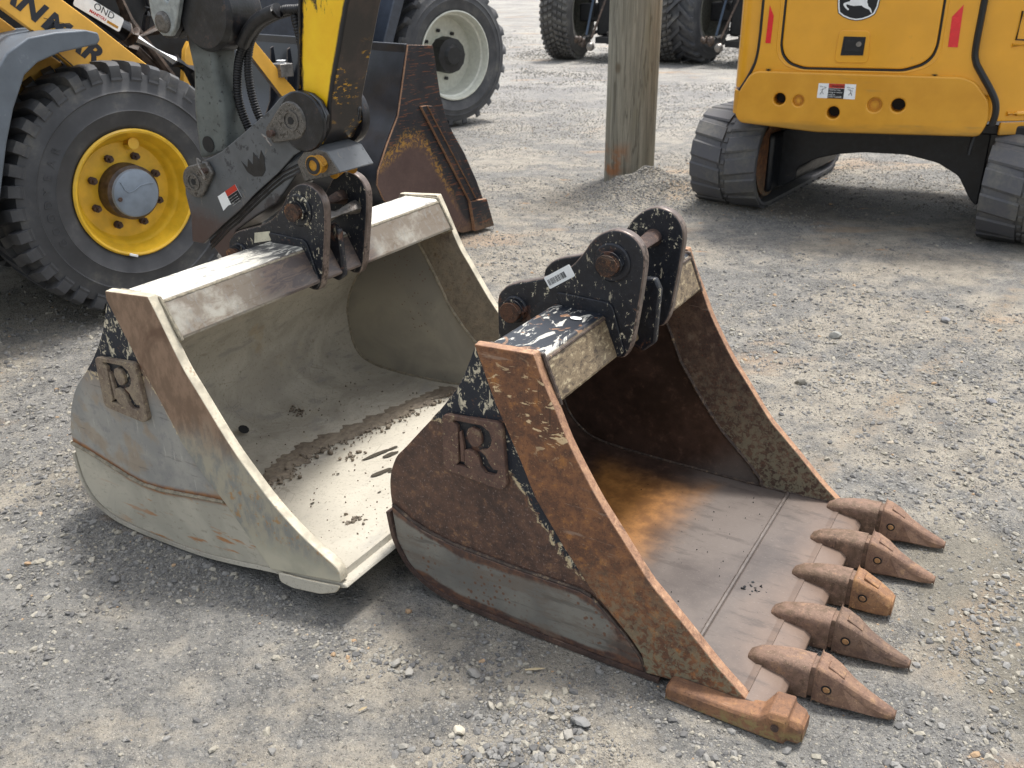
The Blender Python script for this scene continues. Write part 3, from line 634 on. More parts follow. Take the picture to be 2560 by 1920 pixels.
def f_stick():
    x, y, z = xyz(); n1 = nz(8, 5, .65); n2 = nz(40, 6, .75, (1, 1, .35), off=5); n3 = nz(70, 5, .7, (.5, .5, 1.5), off=12, rot=(0, .6, .3))
    nn = geo('Normal'); v = X.nt.nodes.new('ShaderNodeTexCoord'); s = X.nt.nodes.new('ShaderNodeSeparateXYZ'); X.nt.links.new(v.outputs['Normal'], s.inputs[0]); ny = X(s.outputs[1])
    yel = mix('#ecb80e', '#f4c81c', n1.ss(.3, .7))
    l = curve(z, [(1.1, -.57), (1.265, -.56), (1.511, -.525), (1.9, -.47)], -1, 0)
    edge = ((x - l) + (n2 - .5) * .03).ss(.020, .010).mx(((x - curve(z, [(1.1, -.49), (1.233, -.455), (1.512, -.36), (1.9, -.21)], -1, 0)) + (n2 - .5) * .01).ss(-.006, .002))
    top = (z + (n2 - .5) * .30 - (x + .45) * .25).ss(1.50, 1.54)
    side = mix(yel, '#16171b', edge.mx(top))
    blk = mix('#1f1c1b', '#3a302b', n1.ss(.4, .65)); blk = mix(blk, '#b98a1c', n3.ss(.55, .6) * nz(9, 3, off=30).ss(.44, .56) * z.ss(1.42, 1.34) * .9)
    return dict(c=mix(blk, side, (ny * -1).ss(.3, .7)), r=n1 * .2 + .3, b=(n2, .2, .0008))
STICK = mat('yellow_paint_rubbed_black', f_stick)
YEL_D = plain('dirty_yellow', '#b98418', .5, var=.15, grime=('#2a221a', .54, .9), scale=60)
PLATE_S = plain('galvanised_plate', '#9aa0a0', .42, .35, var=.12, grime=('#2a2623', .58, .9), scale=50)
KEEPER = plain('keeper_plate', '#6d6a66', .42, .4, var=.25, grime=('#2a241f', .5, .9), scale=60)
RUBBER = plain('hose_rubber', '#1c1c1f', .45, var=.3, scale=80, grime=('#4b4740', .58, .6))
arm = empty('excavator', D2, PH)
tag(arm, 'yellow and black excavator arm ending in a grey quick hitch, standing behind the mud bucket', 'excavator')
HP = [(-1.049, .739), (-1.101, .740), (-1.088, .827), (-1.098, .905), (-1.092, .95), (-1.068, .986), (-1.013, 1.016), (-.95, 1.04), (-.898, 1.063), (-.805, 1.119), (-.74, 1.16), (-.67, 1.204), (-.62, 1.244), (-.578, 1.262), (-.536, 1.268), (-.495, 1.262), (-.463, 1.243), (-.443, 1.202), (-.452, 1.165), (-.478, 1.135), (-.53, 1.105), (-.59, 1.075), (-.656, 1.02), (-.767, .943), (-.85, .878), (-.934, .821)]
h = plate('hitch_plate', HP, .606, .622, [HITCH, GREASE], arm, bevel=.004)
plate('hitch_plate', HP, .752, .768, [HITCH, GREASE], arm, bevel=.004)
LOW = [(-1.04, .745), (-.983, .69), (-.935, .72), (-.90, .80), (-.80, .860), (-.70, .915), (-.642, .975), (-.60, 1.018), (-.55, 1.04), (-.53, 1.075), (-.565, 1.085), (-.656, 1.03), (-.767, .953), (-.934, .831)]
plate('hitch_jaw', LOW, .624, .750, [HITCH, GREASE], arm, bevel=.006)
for dz in (-.004, -.016, -.028):
    weld('hitch_groove', [(x, .6235, z + dz) for x, z in [(-1.03, .748), (-.934, .825), (-.88, .86), (-.85, .884), (-.767, .945), (-.71, .985), (-.656, 1.02), (-.58, 1.055)]], .0035, GREASE, arm)
def keeper(c, tip, r, y):
    c = Vector(c); t = Vector(tip); d = (t - c).normalized(); p = Vector((-d.y, d.x)); a0 = math.atan2(d.y, d.x); L = []
    for k in range(15):
        a = a0 + R(70) + (R(220)) * k / 14; L.append((c.x + r * math.cos(a), c.y + r * math.sin(a)))
    e = t + d * .02; L += [tuple(e - p * r * .42), tuple(e + p * r * .42)]
    k = plate('pin_keeper', L, y - .016, y, KEEPER, arm, bevel=.005)
    cyl('grease_hole', (c.x, y - .0175, c.y), (c.x, y - .0155, c.y), r * .2, INK, k, bevel=0)
    revolve('pin_ring', [(r * .55, 0), (r * .55, -.004), (r * .42, -.004), (r * .42, 0)], (c.x, c.y), y - .0155, KEEPER, k, seg=24)
    cyl('keeper_bolt', (t.x, y - .032, t.y), (t.x, y - .014, t.y), .013, RUST_DARK, k, seg=8, bevel=.002)
    return k
keeper((-1.030, .955), (-.965, .998), .052, .606)
keeper((-.571, 1.182), (-.650, 1.140), .056, .606)
tube('lynch_clip', smooth_line([(-.972, .585, 1.022), (-.985, .58, 1.036), (-.975, .575, 1.012), (-.958, .575, .985), (-.962, .58, .972), (-.972, .583, .978)], 5), .0035, STEEL_W, arm)
tube('lynch_clip', smooth_line([(-.69, .585, 1.135), (-.672, .58, 1.128), (-.655, .578, 1.112), (-.650, .58, 1.105)], 5), .003, STEEL_W, arm)
for y0, y1 in ((.585, .606), (.768, .789)):
    pass
revolve('hitch_boss', [(0, 0), (.088, 0), (.092, .006), (.092, .030), (0, .030)], (-.535, 1.178), .772, GREASE, arm, seg=40)
revolve('hitch_boss', [(.0, 0), (.083, 0), (.087, .004), (.087, .012), (0, .012)], (-.535, 1.180), .5945, GREASE, arm, seg=40)
# crown mark cut into the hitch plate
CR = [(-.815, 1.040), (-.79, 1.022), (-.783, 1.050), (-.765, 1.033), (-.757, 1.072), (-.735, 1.052), (-.722, 1.082), (-.712, 1.062), (-.713, 1.020), (-.73, 1.000), (-.765, .995), (-.792, 1.006)]
plate('crown_mark', CR, .6045, .6065, GREASE, arm, bevel=.0008)
stk = plate('warning_sticker', [(-.943, .913), (-.855, .962), (-.831, .921), (-.862, .905), (-.875, .897), (-.900, .888), (-.925, .868)], .6048, .6056, WHITE, arm, bevel=0)
plate('sticker_print', [(-.905, .934), (-.855, .962), (-.846, .946), (-.896, .918)], .6040, .6046, RED, stk, bevel=0)
plate('sticker_print', [(-.896, .917), (-.846, .945), (-.831, .921), (-.858, .906), (-.884, .894)], .6040, .6046, INK, stk, bevel=0)
for k in range(4):
    a = Vector((-.888 + k * .004, .911 - k * .007)); tube('sticker_print', [(a.x, .6036, a.y), (a.x + .036, .6036, a.y + .021)], .0009, WHITE, stk, seg=5)
# stick
A0 = [(-.62, 1.20), (-.564, 1.262), (-.525, 1.511), (-.47, 1.86), (-.15, 1.95), (-.245, 1.70), (-.352, 1.5), (-.444, 1.233), (-.452, 1.165), (-.49, 1.115), (-.55, 1.095), (-.61, 1.13)]
plate('stick', A0, .626, .774, STICK, arm, bevel=.006)
weld('weld_bead', [(-.556, .621, 1.265), (-.519, .621, 1.511), (-.47, .621, 1.83)], .004, STICK, arm)
# lug block with yellow pin cap above the ear gap
plate('hitch_lug', [(-.575, 1.060), (-.52, 1.115), (-.45, 1.10), (-.405, 1.043), (-.55, 1.000)], .6, .76, [KEEPER, HITCH], arm, bevel=.004)
cyl('pin_cap', (-.483, .572, 1.062), (-.483, .603, 1.062), .033, YEL_D, arm, bevel=.006)
revolve('pin_cap_ring', [(.026, 0), (.026, -.003), (.016, -.003), (.016, 0)], (-.483, 1.062), .572, GREASE, arm, seg=24)
cyl('hitch_pin', (-.47, .642, 1.03), (-.47, .733, 1.03), .02, YEL_D, arm)
cyl('lock_bar', (-.50, .607, .895), (-.50, .769, .895), .024, STEEL_W, arm, seg=8, bevel=.003)
# bucket link: two heavy arms, joint, cylinder eye
LK = [(-1.045, 1.02), (-.905, 1.05), (-.905, 1.203), (-.915, 1.30), (-.905, 1.43), (-.96, 1.46), (-1.03, 1.43), (-1.015, 1.30), (-1.038, 1.18)]
lk = plate('bucket_link', LK, .640, .735, LINKM, arm, bevel=.014, bseg=3)
cyl('link_hole', (-.990, .6375, 1.072), (-.990, .6400, 1.072), .026, INK, lk, bevel=0)
revolve('link_joint', [(0, -.075), (.10, -.075), (.112, -.06), (.112, .06), (.10, .075), (0, .075)], (-.92, 1.470), .70, GREASE, arm, seg=48)
CE = [(-1.15, 1.40), (-1.08, 1.39), (-1.02, 1.415), (-.97, 1.45), (-.86, 1.49), (-.80, 1.54), (-.80, 1.8), (-1.3, 1.9), (-1.25, 1.6)]
plate('cylinder_eye', CE, .66, .72, GREASE, arm, bevel=.012)
GP = [(-1.124, 1.56), (-1.124, 1.46), (-1.112, 1.425), (-1.085, 1.403), (-1.05, 1.402), (-1.022, 1.428), (-1.002, 1.470), (-.982, 1.515), (-1.0, 1.545), (-1.018, 1.52), (-1.04, 1.50), (-1.062, 1.518), (-1.07, 1.56)]
gp = plate('link_end_plate', GP, .602, .622, [PLATE_S, PLATE_S], arm, bevel=.004)
plate('link_end_plate', [(x - .015 + .0, z - .008) for x, z in GP], .622, .645, GREASE, arm, bevel=.004)
revolve('pin_washer', [(0, -.012), (.022, -.012), (.024, -.009), (.031, -.006), (.033, 0), (0, 0)], (-1.072, 1.443), .602, KEEPER, gp, seg=32)
# corrugated hoses
def hose(pts, r, parent, rings=True):
    P = smooth_line(pts, 30); L = [0]
    for a, b in zip(P, P[1:]): L.append(L[-1] + (b - a).length)
    n = int(L[-1] / .0028); Q = []; rr = []; j = 0
    for i in range(n + 1):
        t = L[-1] * i / n
        while j < len(L) - 2 and L[j + 1] < t: j += 1
        Q.append(P[j].lerp(P[j + 1], (t - L[j]) / max(1e-9, L[j + 1] - L[j]))); rr.append(r * (1.0 if (i // 1) % 3 else .80) if rings else r)
    v, f = tube_vf(Q, rr, 9); return mesh('hydraulic_hose', v, f, RUBBER, parent, smooth=50)
hose([(-.55, .70, 1.49), (-.612, .70, 1.482), (-.662, .70, 1.478), (-.741, .70, 1.451), (-.806, .70, 1.407), (-.855, .70, 1.355), (-.880, .70, 1.296), (-.892, .70, 1.224), (-.882, .70, 1.168), (-.852, .70, 1.10), (-.82, .70, 1.03)], .0145, arm)
hose([(-.54, .73, 1.475), (-.66, .73, 1.474), (-.762, .72, 1.443), (-.818, .72, 1.399), (-.842, .72, 1.354), (-.855, .72, 1.294), (-.852, .72, 1.23), (-.836, .72, 1.173), (-.808, .72, 1.12), (-.775, .72, 1.05)], .0135, arm)
hose([(-.66, .715, 1.478), (-.63, .71, 1.479), (-.615, .70, 1.45), (-.605, .70, 1.40), (-.60, .70, 1.34)], .013, arm)
tube('hose_sleeve', smooth_line([(-.66, .68, 1.481), (-.741, .68, 1.454), (-.80, .685, 1.414), (-.835, .69, 1.38)], 8), .021, RUBBER, arm, seg=12)
# ------------------------------------------------------------------ wheels
def f_rub(dust=.5, col='#3a3b3e'):
    def f():
        x, y, z = xyz(); n1 = nz(5, 5, .6); n2 = nz(40, 5, .7, off=4)
        c = mix(col, '#4c4d50', n1.ss(.3, .7)); c = mix(c, '#8f8a7c', (n2 * .35 + n1 * .65).ss(dust, dust + .25) * .38)
        return dict(c=c, r=n2 * .2 + .6, b=(n2, .35, .001))
    return f
TYRE = mat('dusty_tyre_rubber', f_rub()); TYRE_F = mat('muddy_tyre_rubber', f_rub(.42, '#4a4846'))
RIMY = plain('yellow_rim_paint', '#e2b42e', .42, var=.08, scale=12, grime=('#6a4a1c', .645, .8), coat=.25)
RIMW = plain('cream_rim_paint', '#cfd0c4', .4, var=.05, grime=('#8a8472', .62, .6))
RIMG = plain('grey_rim_paint', '#77766c', .6, var=.15)
HUBM = plain('grey_hub_cap', '#7c8794', .45, .1, var=.08, scale=14, grime=('#7a6a4a', .62, .7))
DARK = plain('machine_black', '#17181b', .5, var=.3, grime=('#4a423a', .6, .5))
BLUEB = plain('dark_blue_grey_paint', '#333a46', .35, var=.1, grime=('#6a6660', .64, .4), coat=.2)
def make_tyre(name, Rt, wd, Rr, m, parent, M, style, n):
    """tyre about local y; outer face at y=0, body towards +y"""
    h = wd / 2; d = .038 * Rt / .6
    prof = [(Rr, .012), (Rr + .012, -.002), (Rr + .05 * Rt, -.014), (Rr + .14 * Rt, -.022), (Rr + .150 * Rt, -.028), (Rr + .160 * Rt, -.023), (Rr + (Rt - Rr) * .55, -.019), (Rr + (Rt - Rr) * .57, -.025), (Rr + (Rt - Rr) * .60, -.018), (Rt - .13 * Rt, -.012), (Rt - .085 * Rt, -.004), (Rt - d - .012, .020), (Rt - d, .05), (Rt - d + .006, h)]
    prof = prof + [(r, wd - y) for r, y in reversed(prof[:-1])]
    seg = 96; V = []; F = []; k = len(prof)
    for i in range(seg):
        t = 2 * math.pi * i / seg
        for r, y in prof: V.append(Vector((r * math.cos(t), y, r * math.sin(t))))
    for i in range(seg):
        j = (i + 1) % seg
        for q in range(k - 1): F.append((i * k + q, j * k + q, j * k + q + 1, i * k + q + 1))
    parts = [(V, F)]
    def P(t, r, y): return Vector((r * math.cos(t), y, r * math.sin(t)))
    def strip(path, w0):
        'path = list of (angle, r_in, r_out, y); w0 angular half width'
        v = []; f = []
        for a, ri, ro, y in path: v += [P(a - w0, ri, y), P(a + w0, ri, y), P(a + w0 * .85, ro, y), P(a - w0 * .85, ro, y)]
        for i in range(len(path) - 1):
            for q in range(4): f.append((i * 4 + q, (i + 1) * 4 + q, (i + 1) * 4 + (q + 1) % 4, i * 4 + (q + 1) % 4))
        f += [(3, 2, 1, 0), tuple(len(v) - 4 + q for q in range(4))]
        parts.append((v, f))
    st = 2 * math.pi / n
    for i in range(n):
        for side in (0, 1):
            a = st * (i + .5 * side); Y = (lambda y: y) if side == 0 else (lambda y: wd - y)
            if style == 'block':
                jt = st * .04 * math.sin(i * 2.1)
                strip([(a + jt, Rt - .150 * Rt, Rt - .145 * Rt, Y(-.012)), (a + jt, Rt - .13 * Rt, Rt - .088 * Rt, Y(-.020)), (a + jt, Rt - .10 * Rt, Rt - .030 * Rt, Y(-.014)), (a + jt, Rt - .08 * Rt, Rt - .005, Y(.006)), (a + st * .05, Rt - d * 1.3, Rt, Y(.04)), (a + st * .35, Rt - d * 1.3, Rt, Y(h * .6)), (a + st * .55, Rt - d * 1.3, Rt, Y(h * .98))], st * .29)
            elif style == 'ag':
                strip([(a, Rt - .20 * Rt, Rt - .16 * Rt, Y(-.010)), (a + st * .02, Rt - .13 * Rt, Rt - .03 * Rt, Y(-.004)), (a + st * .06, Rt - .1 * Rt, Rt, Y(.02)), (a + st * .45, Rt - d * 1.4, Rt, Y(h * .5)), (a + st * .95, Rt - d * 1.4, Rt, Y(h * 1.08))], st * .17)
            else:
                for q in range(3):
                    y0 = h * (.02 + q * .33)
                    strip([(a + st * (.1 + .30 * q), Rt - d * 1.4, Rt, Y(y0)), (a + st * (.3 + .30 * q), Rt - d * 1.4, Rt, Y(y0 + h * .26))], st * .26)
    V, F = merge(parts); return mesh(name, V, F, m, parent, M, smooth=38)
# ------------------------------------------------------------------ wheel loader
PL = R(47.92); LO = (-1.87, 4.7, 0)
LY = plain('loader_yellow_paint', '#eab044', .42, var=.06, scale=8, grime=('#8a5420', .66, .9), coat=.2)
LYD = plain('loader_yellow_dusty', '#dcab50', .6, var=.1, scale=6, grime=('#9a8460', .6, .6))
FEND = plain('grey_plastic_fender', '#5f6770', .5, var=.06, scale=10, grime=('#8a8f92', .62, .6))
CHROME = plain('chrome_rod', '#f0f2f4', .3, .15, var=.03, bump=.0001)
BROWN = plain('brown_greasy_steel', '#4c3f36', .5, var=.3, grime=('#8a7a66', .58, .5))
def f_lb():
    x, y, z = xyz(); n1 = nz(5, 5, .65); n2 = nz(34, 6, .7, (1, 1, 1), off=5, dist=1.5); n3 = nz(30, 5, .7, (.3, 1, 3), off=9, rot=(0, .25, 0))
    low = mix('#4d3b38', '#5e4a44', (n1 * .6 + n2 * .4).ss(.35, .65)); up = mix('#1d1f26', '#2a2a2e', n1.ss(.4, .6)); up = mix(up, '#7a4a30', n3.ss(.56, .60) * .8)
    ln = curve(x, [(1.2, .56), (1.34, .62), (1.48, .68), (1.56, .66), (1.68, .50), (1.8, .30), (1.95, .08), (2.2, 0)], 0, 1)
    col = mix(low, up, (z - ln + (n1 - .5) * .14).ss(-.02, .03))
    col = mix(col, '#a67c34', ((z - ln + (n1 - .5) * .10).band(-.055, .035, .03)) * (n2.ss(.49, .55)) * .85 * x.ss(1.9, 1.7))
    return dict(c=mix(col, '#7a6248', (z * -1 + (n2 - .5) * .4).ss(-.12, 0) * .6), r=n1 * .3 + .4, b=(n2, .25, .001))
LBS = mat('loader_bucket_side', f_lb)
LBK = plain('loader_bucket_black', '#23262d', .38, var=.15, scale=10, grime=('#6a4632', .66, .7), coat=.15)
loader = empty('wheel_loader', LO, PL)
tag(loader, 'yellow wheel loader with grey fenders and a worn black front bucket, at the left edge', 'wheel loader')
def loader_wheel(ax, y, flip=False, parent=loader):
    M = Matrix.Translation((ax, y, .604)) @ (Matrix.Rotation(math.pi, 4, 'Z') if flip else Matrix.Identity(4))
    w = empty('wheel', (0, 0, 0), 0, parent)
    ty = make_tyre('tyre', .604, .38, .295, TYRE, w, M, 'block', 36)
    rim = revolve('rim', [(.300, .004), (.304, -.012), (.296, -.020), (.286, -.016), (.281, .008), (.262, .040), (.262, .050), (.255, .060), (.240, .075), (.238, .095), (.228, .105), (.10, .100), (.0, .100)], (0, 0), 0, RIMY, w, M, seg=72, smooth=40)
    if not flip:
        hub = revolve('hub_cap', [(0, -.02), (.100, -.02), (.112, -.014), (.116, .0), (.130, .012), (.134, .10), (0, .10)], (0, 0), 0, [HUBM, BROWN], w, M @ Matrix.Translation((0, 0, 0)), seg=48, mi=[0, 0, 0, 1, 1, 1])
        for pts in ([(-.085, .05), (-.07, .0), (-.045, -.022), (-.02, -.02), (.02, .012), (.07, .02), (.105, .015)], [(.0, -.10), (.04, -.07), (.045, -.03), (.02, -.005), (-.02, .0)]):
            pass
        tube('hub_rib', [tuple(M @ Vector((p.x, -.021, p.y))) for p in [Vector((a, b)) for a, b in [(-.075, .068), (-.06, .03), (-.04, .012), (-.01, .018), (.02, .035), (.06, .040), (.09, .036)]]], .0022, HUBM, w)
        cyl('hub_plug', (-.09 + ax, y - .026, .604 - .012), (-.09 + ax, y - .015, .604 - .012), .012, RUST_DARK, w, seg=12)
        for k in range(8):
            t = R(20 + 45 * k); x_, z_ = ax + .172 * math.cos(t), .604 + .172 * math.sin(t)
            v, f = merge([tube_vf([(x_, y + .098, z_), (x_, y + .072, z_)], .019, 8), tube_vf([(x_, y + .072, z_), (x_, y + .050, z_)], .010, 6)])
            mesh('wheel_nut', v, f, RUST_DARK, w, smooth=0)
        v, f = tube_vf([(ax + .06, y + .10, .604 + .215), (ax + .06, y + .05, .604 + .222)], .028, 14); mesh('valve_guard', v, f, RIMY, w)
        box('balance_weight', (ax - .098, y - .030, .604 - .285 - .012), (ax - .055, y - .022, .604 - .285), WHITE, w, Matrix.Translation((ax - .07, 0, .31)) @ Matrix.Rotation(R(24), 4, 'Y') @ Matrix.Translation((-ax + .07, 0, -.31)), bevel=.002)
        for k, ch in enumerate('GOODYEAR'):
            t = R(205 - 8.5 * k); text('tyre_lettering', ch, Matrix.Translation((ax + .405 * math.cos(t), y - .0225, .604 + .405 * math.sin(t))) @ Matrix.Rotation(math.pi / 2 - t, 4, 'Y'), .050, TYRE, w, ex=.002)
    return w
loader_wheel(-.136, -.20); loader_wheel(-.136, 1.35, True)
# fender: swept channel
fo = [(-1.0, .55), (-.86, .85), (-.80, 1.0), (-.72, 1.16), (-.62, 1.28), (-.52, 1.335), (-.40, 1.350), (-.27, 1.352), (-.217, 1.338), (-.213, 1.308), (-.23, 1.29), (-.40, 1.268), (-.50, 1.236), (-.565, 1.19), (-.64, 1.06), (-.70, .92), (-.77, .72), (-.84, .5)]
plate('fender', fo, -.29, .16, FEND, loader, bevel=.007, bseg=3)
# body, boom, text
BP = [(-2.2, .55), (-.4, .60), (-.1, .75), (.1, 1.0), (-.25, 1.2), (-.6, 1.52), (-2.2, 1.75)]
plate('front_frame', BP, .08, .12, LYD, loader, bevel=.006)
plate('front_frame', [(-1.4, .3), (.25, .3), (.35, .8), (.2, .95), (-.4, .7), (-1.4, .6)], .28, .9, DARK, loader, bevel=.02)
bl = [(-.95, 1.78), (-.531, 1.45), (-.41, 1.343), (-.347, 1.262), (-.27, 1.177), (-.1, 1.0), (.1, .85), (.3, .80), (.33, .9), (.23, 1.05), (.141, 1.123), (.028, 1.221), (-.144, 1.373), (-.261, 1.469), (-.7, 1.85)]
for a, b in ((-.10, -.06), (.85, .89)): plate('lift_arm', bl, a, b, [LY, LYD], loader, bevel=.004)
LETY = plain('black_lettering', '#23262f', .4, var=.05)
u = Vector((.402, -.346)).normalized(); ang = math.atan2(u.y, u.x)
ang = R(-41)
text('lettering', 'MAR', RT(-.379, -.1012, 1.372, 0, -ang), .118, LETY, loader, sx=1.12, shear=.18, sp=1.05, bold=.005)
text('lettering', 'YAN', RT(-.392, -.1012, 1.383, 0, -ang), .118, LETY, loader, sx=1.12, shear=.18, sp=1.05, bold=.005, al='RIGHT')
text('dealer_decal', 'OND', RT(-.86, .0785, 1.262, 0, 0), .06, LETY, loader, bold=.001); text('dealer_decal', 'MANITOU', RT(-.845, .0785, 1.222), .022, RED, loader, bold=.0006)
tube('panel_seam', [(-.36, -.101, 1.40), (-.25, -.101, 1.365)], .0015, BROWN, loader)
weld('weld_bead', [(-.27, -.101, 1.19), (-.347, -.101, 1.27), (-.42, -.101, 1.352)], .003, BROWN, loader)
cA, cB = Vector((-.36, .05, 1.60)), Vector((.118, .05, 1.290)); dd = (cB - cA).normalized()
cy = cyl('lift_cylinder', cA - dd * .3, cB - dd * .045, .048, GREASE, loader, bevel=.002)
cyl('cylinder_gland', cB - dd * .046, cB, .053, BROWN, cy, bevel=.006)
cyl('piston_rod', cB, cB + dd * .235, .0215, CHROME, cy, bevel=0)
tube('rod_clevis', [cB + dd * .23, cB + dd * .33, cB + dd * .37 + Vector((0, 0, -.06))], .036, GREASE, cy)
a_, b_ = frame_of(dd); Mc = Matrix(((dd.x, 0, -dd.z, 0), (0, 1, 0, 0), (dd.z, 0, dd.x, 0), (0, 0, 0, 1)))
o_ = cB - dd * .33
st = plate('cylinder_sticker', rounded([(0, -.03), (.235, -.03), (.235, .038), (0, .038)], .012), -.052, -.0485, WHITE, cy, Matrix.Translation(o_) @ Mc, bevel=0)
text('sticker_lettering', 'OND', Matrix.Translation(o_) @ Mc @ RT(.085, -.0524, .006), .044, LETY, st); text('sticker_lettering', 'MANITOU', Matrix.Translation(o_) @ Mc @ RT(.075, -.0524, -.018), .018, RED, st, bold=.0006)
box('sticker_stripe', (.165, -.0528, -.020), (.222, -.0522, -.008), YEL_D, st, Matrix.Translation(o_) @ Mc, bevel=0)
plate('tilt_link', [(.829, 1.256), (.881, 1.301), (1.2, .917), (1.28, .80), (1.20, .76), (1.111, .879)], .29, .33, [LY, BROWN], loader, bevel=.003)
plate('arm_bracket', [(.42, 1.0), (.47, 1.20), (.50, 1.24), (.56, 1.0), (.60, .7), (.45, .6)], .20, .24, LY, loader, bevel=.003)
plate('arm_bracket', [(.64, 1.17), (.68, 1.24), (.70, 1.24), (.74, .75), (.68, .85)], .30, .33, LY, loader, bevel=.003)
for p in ([(.15, .35, 1.7), (.26, .35, 1.35), (.45, .35, 1.05)], [(.05, .45, 1.3), (.3, .4, 1.2), (.55, .35, .9)], [(.2, .3, 1.25), (.38, .3, 1.30)], [(.25, .25, 1.0), (.42, .25, .95), (.50, .25, .8)]):
    tube('linkage_rod', p, .026, BROWN, loader, seg=8)
for k in range(14):
    a = Vector((random.uniform(-.1, .7), random.uniform(.35, .8), random.uniform(1.0, 1.75))); b = a + Vector((random.uniform(-.15, .15), .05, random.uniform(-.35, -.1))); c = b + Vector((random.uniform(-.1, .25), 0, random.uniform(-.2, .0)))
    tube('hydraulic_hose', smooth_line([a, b, c], 5), random.choice((.011, .014, .018)), random.choice((GREASE, RUBBER, BROWN)), loader, seg=7)
box('underbody_light_block', (-2.4, .19, .30), (.72, .96, .95), DARK, loader, bevel=.04)  # dark underbody box, stretched to stop light leaking through beneath the loader
box('engine_block', (-.5, .5, .8), (.75, .84, 1.72), DARK, loader, bevel=.03)
cyl('pump_housing', (.55, .45, .72), (.55, .7, .72), .09, BROWN, loader); cyl('pump_cover', (.55, .43, .72), (.55, .45, .72), .06, GREASE, loader)
hose([(.40, .30, .93), (.50, .28, .95), (.60, .28, .90), (.66, .28, .80)], .02, loader)
# loader bucket
SB = [(1.503, 1.185), (1.693, 1.17), (1.707, 1.088), (1.735, .90), (1.782, .738), (1.84, .645), (1.925, .524), (2.03, .33), (2.124, .121), (2.161, .030), (2.15, .015), (1.891, .02), (1.70, .09), (1.611, .146), (1.318, .287), (1.25, .35), (1.21, .443), (1.225, .52), (1.307, .665), (1.40, .809), (1.44, .95)]
plate('bucket_side', SB, -.40, -.385, [LBS, RUST_EDGE], loader, bevel=.002)
plate('bucket_side', SB, 1.38, 1.395, [LBS, RUST_EDGE], loader, bevel=.002)
sh = smooth_line([Vector((p[0], 0, p[1])) for p in [(1.503, 1.183), (1.46, 1.05), (1.43, .93), (1.395, .815), (1.307, .675), (1.24, .56), (1.215, .46), (1.245, .36), (1.318, .30), (1.611, .155), (1.891, .03), (2.15, .02)]], 5)
V = []; F = []; N = len(sh)
for y in (-.3845, 1.3795):
    for i, p in enumerate(sh):
        d = (sh[min(i + 1, N - 1)] - sh[max(i - 1, 0)]).normalized(); nn = Vector((-d.z, 0, d.x)); q = p + nn * .014; V += [(p.x, y, p.z), (q.x, y, q.z)]
o = 2 * N
for i in range(N - 1):
    a = 2 * i; F += [(a, a + 2, o + a + 2, o + a), (a + 1, o + a + 1, o + a + 3, a + 3), (a, a + 1, a + 3, a + 2), (o + a, o + a + 2, o + a + 3, o + a + 1)]
F += [(0, o, o + 1, 1), (o - 2, o - 1, 2 * o - 1, 2 * o - 2)]
mesh('bucket_shell', V, F, LBK, loader, smooth=35)
box('spill_guard', (1.49, -.384, 1.14), (1.515, 1.38, 1.19), LBK, loader, bevel=.004)
cyl('bucket_stiffener', (1.40, -.38, .79), (1.40, 1.37, .79), .012, LBK, loader)
plate('bucket_stiffener', [(1.56, .845), (1.60, .845), (1.985, .235), (1.945, .215)], -.425, -.402, [LBS, RUST_EDGE], loader, bevel=.002)
plate('bucket_stiffener', [(1.60, .845), (1.634, .84), (1.70, .74), (2.02, .225), (1.985, .235)], -.436, -.400, [LBS, RUST_EDGE], loader, bevel=.002)
plate('bucket_corner', [(1.941, .218), (2.09, .210), (2.155, .02), (1.976, .018)], -.43, -.401, [LBS, RUST_EDGE], loader, bevel=.003)
for y in (.62, .80):
    plate('bucket_gusset', [(1.20, .50), (1.36, .80), (1.41, 1.12), (1.43, 1.13), (1.44, .95), (1.40, .81), (1.3, .66), (1.22, .5)], y, y + .012, [LBK, BROWN], loader, bevel=.001)
plate('bucket_tag', rounded([(0, 0), (.075, 0), (.075, .05), (0, .05)], .008), 0, .0015, WHITE, loader, Matrix.Translation((1.455, 1.27, 1.06)) @ Matrix.Rotation(R(-90), 4, 'Z'), bevel=0)
box('valve_block', (1.09, .26, 1.00), (1.18, .36, 1.075), STEEL_W, loader, bevel=.004); cyl('valve_cap', (1.135, .31, 1.074), (1.135, .31, 1.092), .03, WHITE, loader)
# ------------------------------------------------------------------ tractor with cream rims behind the loader
tr = empty('tractor', (-.56, 10.25, 0), R(41))
tag(tr, 'dark blue-grey tractor with cream rims and chunky tyres, behind the loader bucket', 'tractor')
def ag_wheel(parent, M, Rt, wd, Rr, rimm, style='ag', n=22, depth=.2, tm=TYRE):
    w = empty('wheel', (0, 0, 0), 0, parent)
    make_tyre('tyre', Rt, wd, Rr, tm, w, M, style, n)
    revolve('rim', [(Rr + .004, .004), (Rr + .006, -.014), (Rr - .006, -.018), (Rr - .018, .02), (Rr - .022, .06), (Rr - .04, .07), (Rr - .045, depth * .8), (Rr - .06, depth), (Rr * .45, depth), (Rr * .42, depth - .03), (Rr * .36, depth - .05), (0, depth - .05)], (0, 0), 0, rimm, w, M, seg=64, smooth=40)
    revolve('hub', [(0, -.07), (Rr * .2, -.07), (Rr * .26, -.04), (Rr * .40, -.03), (Rr * .42, .02), (Rr * .42, depth), (0, depth)], (0, 0), 0, DARK, w, M @ Matrix.Translation((0, depth * .35, 0)), seg=12, smooth=20)
    for k in range(8):
        t = R(45 * k + 10); p = M @ Vector((Rr * .56 * math.cos(t), depth, Rr * .56 * math.sin(t))); q = M @ Vector((Rr * .56 * math.cos(t), depth - .03, Rr * .56 * math.sin(t)))
        cyl('wheel_nut', p, q, .02, DARK, w, seg=6, bevel=0)
    return w
